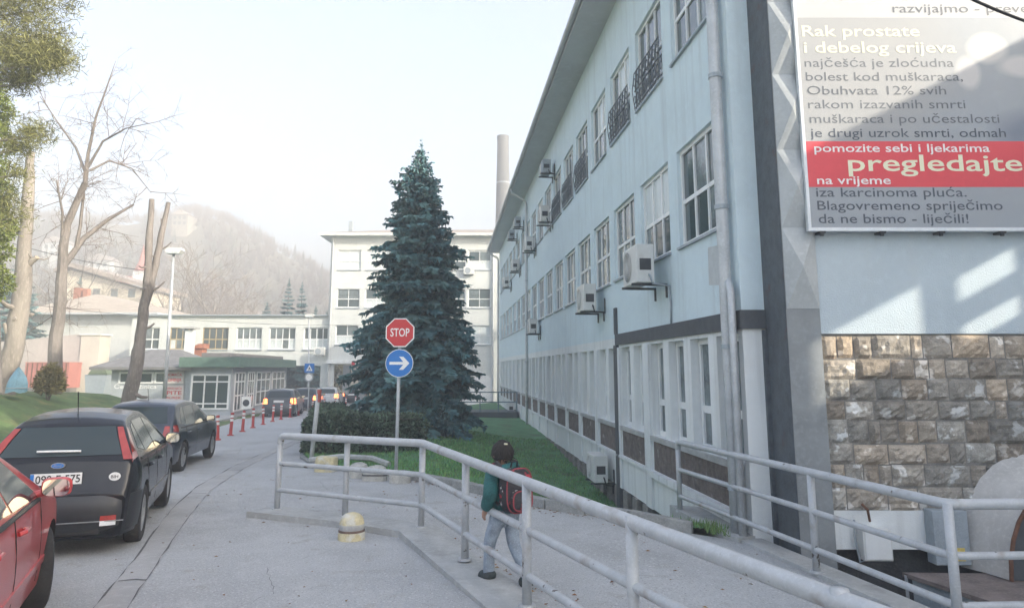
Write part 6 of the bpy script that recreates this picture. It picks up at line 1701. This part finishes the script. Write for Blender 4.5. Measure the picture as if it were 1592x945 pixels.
# low wing
lw = thing('low_white_wing', 'long two storey white wing with a flat roof and wide windows behind the kiosk', 'building', (-24, 60, -1.0))
TL = lambda s, o, z: (s, 60.3 - o, z)
lwin = []
for px0, px1 in ((222, 249), (262, 303), (313, 356), (366, 408), (417, 460), (471, 512)):
    a, z0 = wallpt(px0, 543, 60.3); b, z1 = wallpt(px1, 509, 60.3); lwin.append((a, b, z0, z1))
passage = (-20.2, -16.1, -1.05, 2.15)
mb = MB(); wall_grid(mb, TL, -32.3, -15.56, -1.2, 6.3, lwin + [passage], .22)
mb.face([(-32.3, 60.3, -1.2), (-32.3, 70, -1.2), (-32.3, 70, 6.3), (-32.3, 60.3, 6.3)]); mb.face([(-32.3, 60.3, 6.3), (-15.56, 60.3, 6.3), (-15.56, 70, 6.3), (-32.3, 70, 6.3)])
mb.face([(-32.3, 70, 2.6), (-15.56, 70, 2.6), (-15.56, 70, 6.3), (-32.3, 70, 6.3)]); mb.face([(-23.2, 60.53, 2.4), (-15.56, 60.53, 2.4), (-15.56, 70, 2.4), (-23.2, 70, 2.4)]); mb.face([(-23.2, 60.53, -1.2), (-23.2, 70, -1.2), (-23.2, 70, 2.6), (-23.2, 60.53, 2.6)])
mb.build('wall', farw, lw)
mb = MB(); mb.box(-32.6, -15.57, 60.0, 70.2, 6.31, 6.42); mb.build('roof', M['sill'], lw)
wood_y = mat('ochre_window_paint', (0.42, 0.33, 0.18), 0.6, var=0.2, scale=4)
mix_c = ([0, 0, 1, 0, 0, 0, 0, 0], [2, 1, 0, 0, 0, 0, 0, 0], [0, 0, 0, 0, 0, 0, 0, 0], [2, 2, 2, 2, 1, 1, 1, 1], [2, 2, 1, 2, 1, 1, 0, 0], [2, 2, 2, 2, 0, 0, 0, 0])
for (a, b, c, d), cu, mt_ in zip(lwin, mix_c, (M['trim_white'], wood_y, wood_y, M['trim_white'], M['trim_white'], M['trim_white'])):
    f_ = win_proto(b - a, d - c, [.25, .5, .75] if b - a > 1.8 else [.5], [.46], fr=.08, bar=.07, mt=mt_, curtain=cu); f_.parent = lw; f_.location = Vector((a, 60.42, c)) - lw.location
for a, b, c, d in lwin:
    mb = MB(); mb.box(a - .05, b + .05, 60.2, 60.35, c - .09, c - .005); mb.build('window_sill', M['sill'], lw)
# sunlit yard seen through the passage
ub = thing('shrub', 'yellow-leaved shrub in the sun behind the passage', 'shrub', (-24, 87, -1.3)); mb = MB(); sr_ = random.Random(5)
leaf_mass(mb, [((-26.2, 87, .8), (1.9, 1.2, 2.0)), ((-23.4, 87.5, 1.1), (2.0, 1.2, 2.2)), ((-21.0, 87, .7), (1.3, 1.1, 1.8))], 3800, .32, sr_); mb.build('leaves', M['shrub'], ub); mb = MB()
for k in range(8): mb.tube([(-24.5 + .4 * k - .8, 87, -1.4), (-24.6 + .6 * k - 1.6, 87, 1.2)], .05, 5)
mb.build('stem', M['twig'], ub)
# sports hall with hipped roof, annex, retaining wall and red container on the left
gh = thing('hipped_hall', 'white hall with a wide pale hipped roof behind the bare tree', 'building', (-42, 72, -1.0))
x0, _ = wallpt(42, 500, 70); x1, _ = wallpt(212, 500, 70)
mb = MB(); mb.box(x0, x1, 70, 86, -1.2, 7.1); mb.build('wall', farw, gh)
mb = MB(); e = [(x0 - .9, 68.8), (x1 + 2.6, 68.8), (x1 + 2.6, 88), (x0 - .9, 88)]; mb.prism(e, 7.11, 7.3); A = [Vector((*p, 7.301)) for p in e]; r1 = Vector((*wp(150, 457, 77)[:2], 9.9)); r2 = Vector((r1.x + .5, 80, 9.9))
for f_ in ((A[0], A[1], r1), (A[1], A[2], r2, r1), (A[2], A[3], r2), (A[3], A[0], r1, r2)): mb.face(f_, 1)
mb.build('roof', [M['soffit'], mat('pale_tiles', (0.46, 0.40, 0.33), 0.85, var=0.2, scale=1.5)], gh)
mb = MB(); mb.box(r1.x - 1.9, r1.x - 1.2, 76, 76.8, 8.6, 10.5); mb.box(r1.x - .9, r1.x - .4, 76, 76.6, 9, 10.4); mb.build('chimney', brick, gh)
mb = MB(); mb.tube([(x0 + .5, 69.9, 7.0), (x0 + .5, 69.9, -1)], .08, 8); mb.build('downpipe', M['zinc'], gh)
rw_ = thing('beige_wall', 'tall pale beige boundary wall in front of the hipped hall', 'wall', (-40, 58, -1.0))
a = wallpt(-60, 532, 56)[0]; b = wallpt(128, 519, 60)[0]; c = wallpt(157, 521, 60)[0]
mb = MB(); mb.prism([(a, wallpt(-60, 532, 60)[1]), (b, wallpt(128, 519, 60)[1]), (b, -1.3), (a, -1.3)], 60, 60.35, lambda p, q, e_: (p, e_, q)); mb.build('wall', mat('beige_render', (0.46, 0.42, 0.40), 0.9, var=0.12, scale=.6, bump=.2), rw_)
mb = MB(); mb.box(b + .003, c, 59.9, 61.5, -1.3, wallpt(128, 521, 60)[1]); mb.build('pier', mat('pale_pier', (0.58, 0.54, 0.48), 0.9, var=0.1, scale=.8), rw_)
mb = MB(); mb.box(b - .1, c + .12, 59.8, 61.6, wallpt(128, 521, 60)[1] + .003, wallpt(128, 521, 60)[1] + .12); mb.build('coping', M['white_wall'], rw_)
cn = thing('red_container', 'long faded red container in front of the beige wall', 'container', (-38, 57.5, -1.2))
xa, za = wallpt(40, 564, 57.5); xb, zb2 = wallpt(105, 591, 57.5)
mb = MB(); mb.box(xa, xb, 57.5, 59.2, zb2 - .6, za); mb.build('body', mat('faded_red_sheet', (0.45, 0.17, 0.14), 0.7, var=0.15, scale=1), cn); mb = MB(); mb.box(xa - .05, xb + .05, 57.45, 59.25, za + .003, za + .07); mb.build('lid', mat('faded_red_lid', (0.50, 0.22, 0.18), 0.7, var=0.15, scale=1), cn)
mb = MB()
for k in range(9): mb.box(xa + (xb - xa) * (k + .5) / 9 - .04, xa + (xb - xa) * (k + .5) / 9 + .04, 57.46, 57.497, zb2 - .6, za - .01)
mb.build('rib', M['rust'], cn)
# parked van / skip beside the kiosk
sk = thing('grey_skip', 'small dark grey skip with a green cover between red container and kiosk', 'skip', (-24, 45, -1)); xa, za = wallpt(132, 582, 45); xb, zb2 = wallpt(164, 606, 45)
mb = MB(); mb.prism([(xa, za), (xb, za), (xb - .15, zb2 - .4), (xa + .15, zb2 - .4)], 45, 46.2, lambda p, q, e_: (p, e_, q)); mb.build('body', M['sill'], sk); mb = MB(); mb.prism([(xa + .2, za + .003), (xb + .05, za + .003), (xb - .1, za + .3), (xa + .5, za + .45)], 44.95, 46.25, lambda p, q, e_: (p, e_, q)); mb.build('cover', mat('dull_green', (0.14, 0.18, 0.12), .8, var=.2, scale=2), sk)
# long roofed house and church beyond
lh = thing('long_house', 'cream house with a long sloping roof uphill behind the hipped hall', 'building', (-60, 105, 0))
P = [wp(100, 480, 105), wp(228, 480, 105), wp(228, 452, 105), wp(110, 420, 105), wp(100, 424, 105)]
mb = MB(); mb.prism([(p[0], p[2]) for p in P], 105, 116, lambda p, q, e_: (p, e_, q)); mb.box(P[0][0], P[1][0], 105, 116, -3, P[0][2]); mb.build('wall', mat('cream_render', (0.66, 0.61, 0.50), .9, var=.1, scale=.5), lh)
mb = MB(); q0, q1, q2 = wp(90, 424, 105), wp(110, 415, 105), wp(236, 450, 105)
mb.prism([(q0[0], q0[2]), (q1[0], q1[2]), (q2[0], q2[2]), (q2[0], q2[2] + .5), (q1[0], q1[2] + .7), (q0[0], q0[2] + .5)], 104, 117, lambda p, q, e_: (p, e_, q)); mb.build('roof', tile, lh)
for px in (120, 150, 178, 205): 
    x, z = wallpt(px, 455, 105); mb = MB(); mb.box(x - .5, x + .5, 104.93, 105.0 - .003, z - .7, z + .6); mb.build('window', M['glass2'], lh)
chh = thing('church', 'little white church with a pink pointed spire on the slope', 'church', (-80, 150, 5))
x, z = wallpt(214, 440, 150); mb = MB(); mb.box(x - 1.2, x + 1.2, 150, 152.4, -4, z + 2.6); mb.box(x - 5.5, x - 1.21, 150, 155, -4, z - .2); mb.build('tower', M['white_wall'], chh)
mb = MB(); mb.lathe([(1.6, z + 2.61), (.8, z + 4.6), (.02, z + 8.6)], (x, 151.2, 0), 8); mb.prism([(x - 5.8, z - .19), (x - 1.2, z - .19), (x - 1.2, z + 1.4), (x - 3.5, z + 1.6)], 149.8, 155.2, lambda p, q, e_: (p, e_, q)); mb.build('spire', mat('pink_spire', (0.46, 0.18, 0.15), .8, var=.15, scale=1), chh)
# tall boiler chimney
cy = thing('tall_chimney', 'tall plain tapering concrete chimney rising behind the roofs', 'chimney', (-1.45, 110, -1)); mb = MB()
mb.lathe([(1.45, -2), (1.25, 20), (.93, 38.3), (.98, 38.4), (.98, 38.95), (.80, 38.95), (.75, 36)], (-1.45, 110, 0), 28); mb.build('shaft', mat('chimney_concrete', (0.17, 0.185, 0.20), .9, var=.15, scale=.5), cy, smooth='auto'); mb = MB()
for z in (12, 22, 31): mb.lathe([(1.5 - z * .0145 + .03, z), (1.5 - z * .0145 + .03, z + .25)], (-1.45, 110, 0), 24)
mb.build('steel_band', M['sill'], cy)
# footbridge to the long building
fbr = thing('footbridge', 'low concrete footbridge with a thin blue-grey railing between the lawn and the long building', 'footbridge', (-2.4, 38, -.9))
mb = MB(); mb.box(-4.6, xf(38) - .05, 37.2, 39.6, -.62, -.28); mb.build('deck', M['dark_band'], fbr); mb = MB()
for x in (-4.2, -2.6, -1.0): mb.box(x - .15, x + .15, 37.5, 37.9, -1.6, -.625)
mb.build('pier', M['dark_stone'], fbr); blr = mat('bluegrey_rail', (0.14, 0.21, 0.25), .6, var=.2, scale=5)
for z in (.72, .22): 
    mb = MB(); mb.tube([(-4.5, 37.3, z), (xf(38) - .1, 37.3, z)], .03, 6); mb.build('rail', blr, fbr)
for k in range(6):
    x = -4.5 + k * (xf(38) - .1 + 4.5) / 5; mb = MB(); mb.tube([(x, 37.3, -.3), (x, 37.3, .73)], .03, 6); mb.build('post', blr, fbr)
# people standing by the queue, far off: dark clothes
# ------------------------------------------------------------------ hill, wood, far trees and houses
HP = [(-900, 470), (-500, 420), (-200, 352), (0, 338), (90, 350), (180, 352), (250, 340), (285, 334), (330, 345), (380, 372), (430, 398), (470, 418), (520, 446), (600, 470), (800, 495), (1100, 520), (1600, 530), (2400, 535)]
def ridge(px): return interp(HP, px)
hl_r = random.Random(91); mb = MB(); rows = []
for i in range(24):
    f_ = i / 23; Y = 120 + 200 * f_; row = []
    for k in range(111):
        px = -900 + k * 30; x = (px - PX) / 1114 * Y; zr = EYE + (HZ - ridge(px)) * 320 / 1114
        q = sm(max(0, (f_ - .05)) / .95) ** 1.15
        z = -2.4 + (zr + 2.4) * q + (math.sin(x * .11 + Y * .07) * 1.2 + math.sin(x * .05 - Y * .13) * 1.4) * q * (1 - q) * 2
        row.append((x, Y, z))
    rows.append(row)
rows.append([(p[0] * 1.3, 450, -5) for p in rows[-1]])
mb.grid(rows); hill = mb.build('hill', mat('hill_ground', (0.15, 0.125, 0.085), .95, var=.35, scale=.03, col2=(.10, .105, .06), spots=[((.07, .075, .05), .09, .5, .62)]), smooth=True); tag(hill, kind='structure')
def hz_at(px, f_):
    Y = 120 + 200 * f_; zr = EYE + (HZ - ridge(px)) * 320 / 1114; q = sm(max(0, (f_ - .05)) / .95) ** 1.15
    return (px - PX) / 1114 * Y, Y, -2.4 + (zr + 2.4) * q
fw = MB(); wr_ = random.Random(93)
for k in range(2600):
    px = wr_.uniform(-250, 620); f_ = wr_.uniform(.12, 1.0) ** .8; x, Y, z = hz_at(px, f_)
    if math.sin(px * .021 + f_ * 9) + math.sin(px * .05 - f_ * 5) < -.9 and f_ < .9: continue
    h = wr_.uniform(3.5, 7.5); con = wr_.random() < .12; t = wr_.uniform(.6, 1.3)
    fw.cur = (.55 * t, .8 * t, .5 * t) if con else (1.25 * t, 1.05 * t, .9 * t)
    if con: 
        for j in range(10):
            q = j / 10; r_ = (1 - q) * h * .22 + .1; a0 = wr_.uniform(0, 6)
            for i in range(5): a = a0 + i * 1.257; fw.face([(x, Y, z + h * (q + .13)), (x + r_ * math.cos(a), Y + r_ * math.sin(a), z + h * q), (x + r_ * math.cos(a + .9), Y + r_ * math.sin(a + .9), z + h * q)])
    else:
        for j in range(22):
            d = rvec(wr_); d.z = abs(d.z) * 1.1 + .1; p = Vector((x, Y, z + h * .25)); q = p + Vector((d.x * h * .42, d.y * h * .42, d.z * h * .68)); w_ = .10; fw.face([p + Vector((-w_, 0, 0)), p + Vector((w_, 0, 0)), q])
            for i in range(2): e_ = p.lerp(q, wr_.uniform(.4, .9)); g = e_ + rvec(wr_) * h * .2; fw.face([e_ + Vector((-.06, 0, 0)), e_ + Vector((.06, 0, 0)), g])
tag(fw.build('far_wood', mat('far_wood_twigs', (0.105, 0.092, 0.082), .95, tint=True)), kind='stuff')
def far_house(label, px, f_, wd, ht, seed, roofc=tile, wallc=None):
    x, Y, z = hz_at(px, f_); t = thing('hill_house', label, 'house', (x, Y, z), 0, 'houses on the hill')
    mb = MB(); mb.box(x - wd / 2, x + wd / 2, Y - 6, Y + 2, z - 4, z + ht); mb.build('wall', wallc or farw, t)
    mb = MB(); mb.prism([(x - wd / 2 - .5, z + ht + .01), (x + wd / 2 + .5, z + ht + .01), (x, z + ht + wd * .32)], Y - 6.6, Y + 2.6, lambda p, q, e_: (p, e_, q)); mb.build('roof', roofc, t)
    for k in range(3):
        for j in range(2):
            wx = x - wd * .3 + wd * .3 * k; mb = MB(); mb.box(wx - .5, wx + .5, Y - 6.08, Y - 6.003, z + ht * (.15 + .45 * j), z + ht * (.15 + .45 * j) + 1.2); mb.build('window', M['glass'], t)
crm = mat('cream_house', (0.30, 0.275, 0.22), .9, var=.1, scale=.3)
far_house('big cream house high on the hill to the right of the forked trunk', 274, .74, 6, 4.5, 1, wallc=crm)
far_house('small white house high on the hill above the hipped hall', 80, .62, 7, 5, 2)
far_house('pale house on the lower hillside by the bare tree', 155, .55, 7, 5, 3)
far_house('yellowish house at the right foot of the hill beside the white tower', 497, .42, 7, 3.5, 4, wallc=crm)
far_house('little white house at the foot of the hill above the low wing', 452, .38, 6, 3, 5)
far_house('long pale building along the foot of the hill behind the wood', 395, .36, 16, 2.5, 6)
# leafless trees behind the low wing, told apart one by one
tr_r = random.Random(101)
BT = [(285, 96, 13.5), (262, 104, 13), (310, 100, 11), (330, 92, 12.5), (352, 108, 13), (372, 98, 10), (398, 112, 10), (240, 110, 12), (425, 118, 9), (305, 120, 14), (345, 126, 13), (60, 92, 14), (115, 98, 14), (30, 100, 15)]
lab2 = ['broad', 'upright', 'narrow', 'tallest forked', 'dense', 'short', 'low spreading', 'slender', 'faint low', 'pale background', 'hazy round', 'spreading', 'tall', 'outermost left']
wh2 = ['just left of the street lamp head', 'behind the forked trunk', 'right of the street lamp pole', 'above the middle of the low wing', 'behind the third window of the low wing', 'right of the tall forked one', 'behind the fourth window of the low wing', 'between the hipped roof and the forked trunk', 'left of the small conifers', 'far behind the street lamp', 'far behind the low wing roof', 'behind the thick pale trunk', 'behind the fork of the bare tree', 'at the left edge behind the ivy']
for (px, Y, h), a, b in zip(BT, lab2, wh2):
    x = (px - PX) / 1114 * Y
    bare_tree(f'{a} leafless tree {b}', (x, Y, -1.6), h * 1.75, int(px * 7), spread=.50, levels=4, r0=.26, minr=.022, group='leafless trees behind the low wing', kids=(3, 4), first=.2)
CT = [(410, 78, 10.2, 1.7, 'bluish young spruce standing alone above the low wing roof'), (443, 84, 13.6, 1.6, 'left one of the two thin conifers above the low wing'), (464, 84, 13.2, 1.5, 'right one of the two thin conifers above the low wing'), (487, 86, 10.6, 1.2, 'small conifer close to the white tower, left of the last'), (505, 88, 10.2, 1.2, 'last small conifer beside the white tower'), (424, 88, 9.2, 1.3, 'low conifer between the bluish spruce and the thin pair')]
for px, Y, h, r_, lab in CT:
    spruce(lab, ((px - PX) / 1114 * Y, Y, -1.3), h, r_, int(px), .75, 'small conifers above the low wing', 'conifer', 1.0, 34, 1.7)
spruce('dark broad fir standing behind the thick pale trunk', (wallpt(20, 500, 66)[0], 66, -1.4), 13.5, 3.6, 55, .6, None, 'fir_tree', 1.0, 44, 1.4)
spruce('smaller fir between the bare tree and the cream house', (wallpt(118, 500, 92)[0], 92, -1.4), 15, 2.2, 57, .6, None, 'fir_tree', 1.0, 40, 1.5)

# ------------------------------------------------------------------ the misty air
mb = MB(); mb.box(-420, 420, -45, 460, -6.5, 76)
hz_ = mb.build('haze', [], at=(0, 200, 35)); tag(hz_, kind='stuff')
hm = bpy.data.materials.new('haze'); hm.use_nodes = True; t = hm.node_tree
for n_ in list(t.nodes):
    if n_.type != 'OUTPUT_MATERIAL': t.nodes.remove(n_)
pv = t.nodes.new('ShaderNodeVolumePrincipled'); pv.inputs['Color'].default_value = (0.70, 0.71, 0.72, 1); pv.inputs['Density'].default_value = 0.0052; pv.inputs['Anisotropy'].default_value = 0.1
t.links.new(pv.outputs[0], [n_ for n_ in t.nodes if n_.type == 'OUTPUT_MATERIAL'][0].inputs['Volume'])
hz_.data.materials.append(hm)
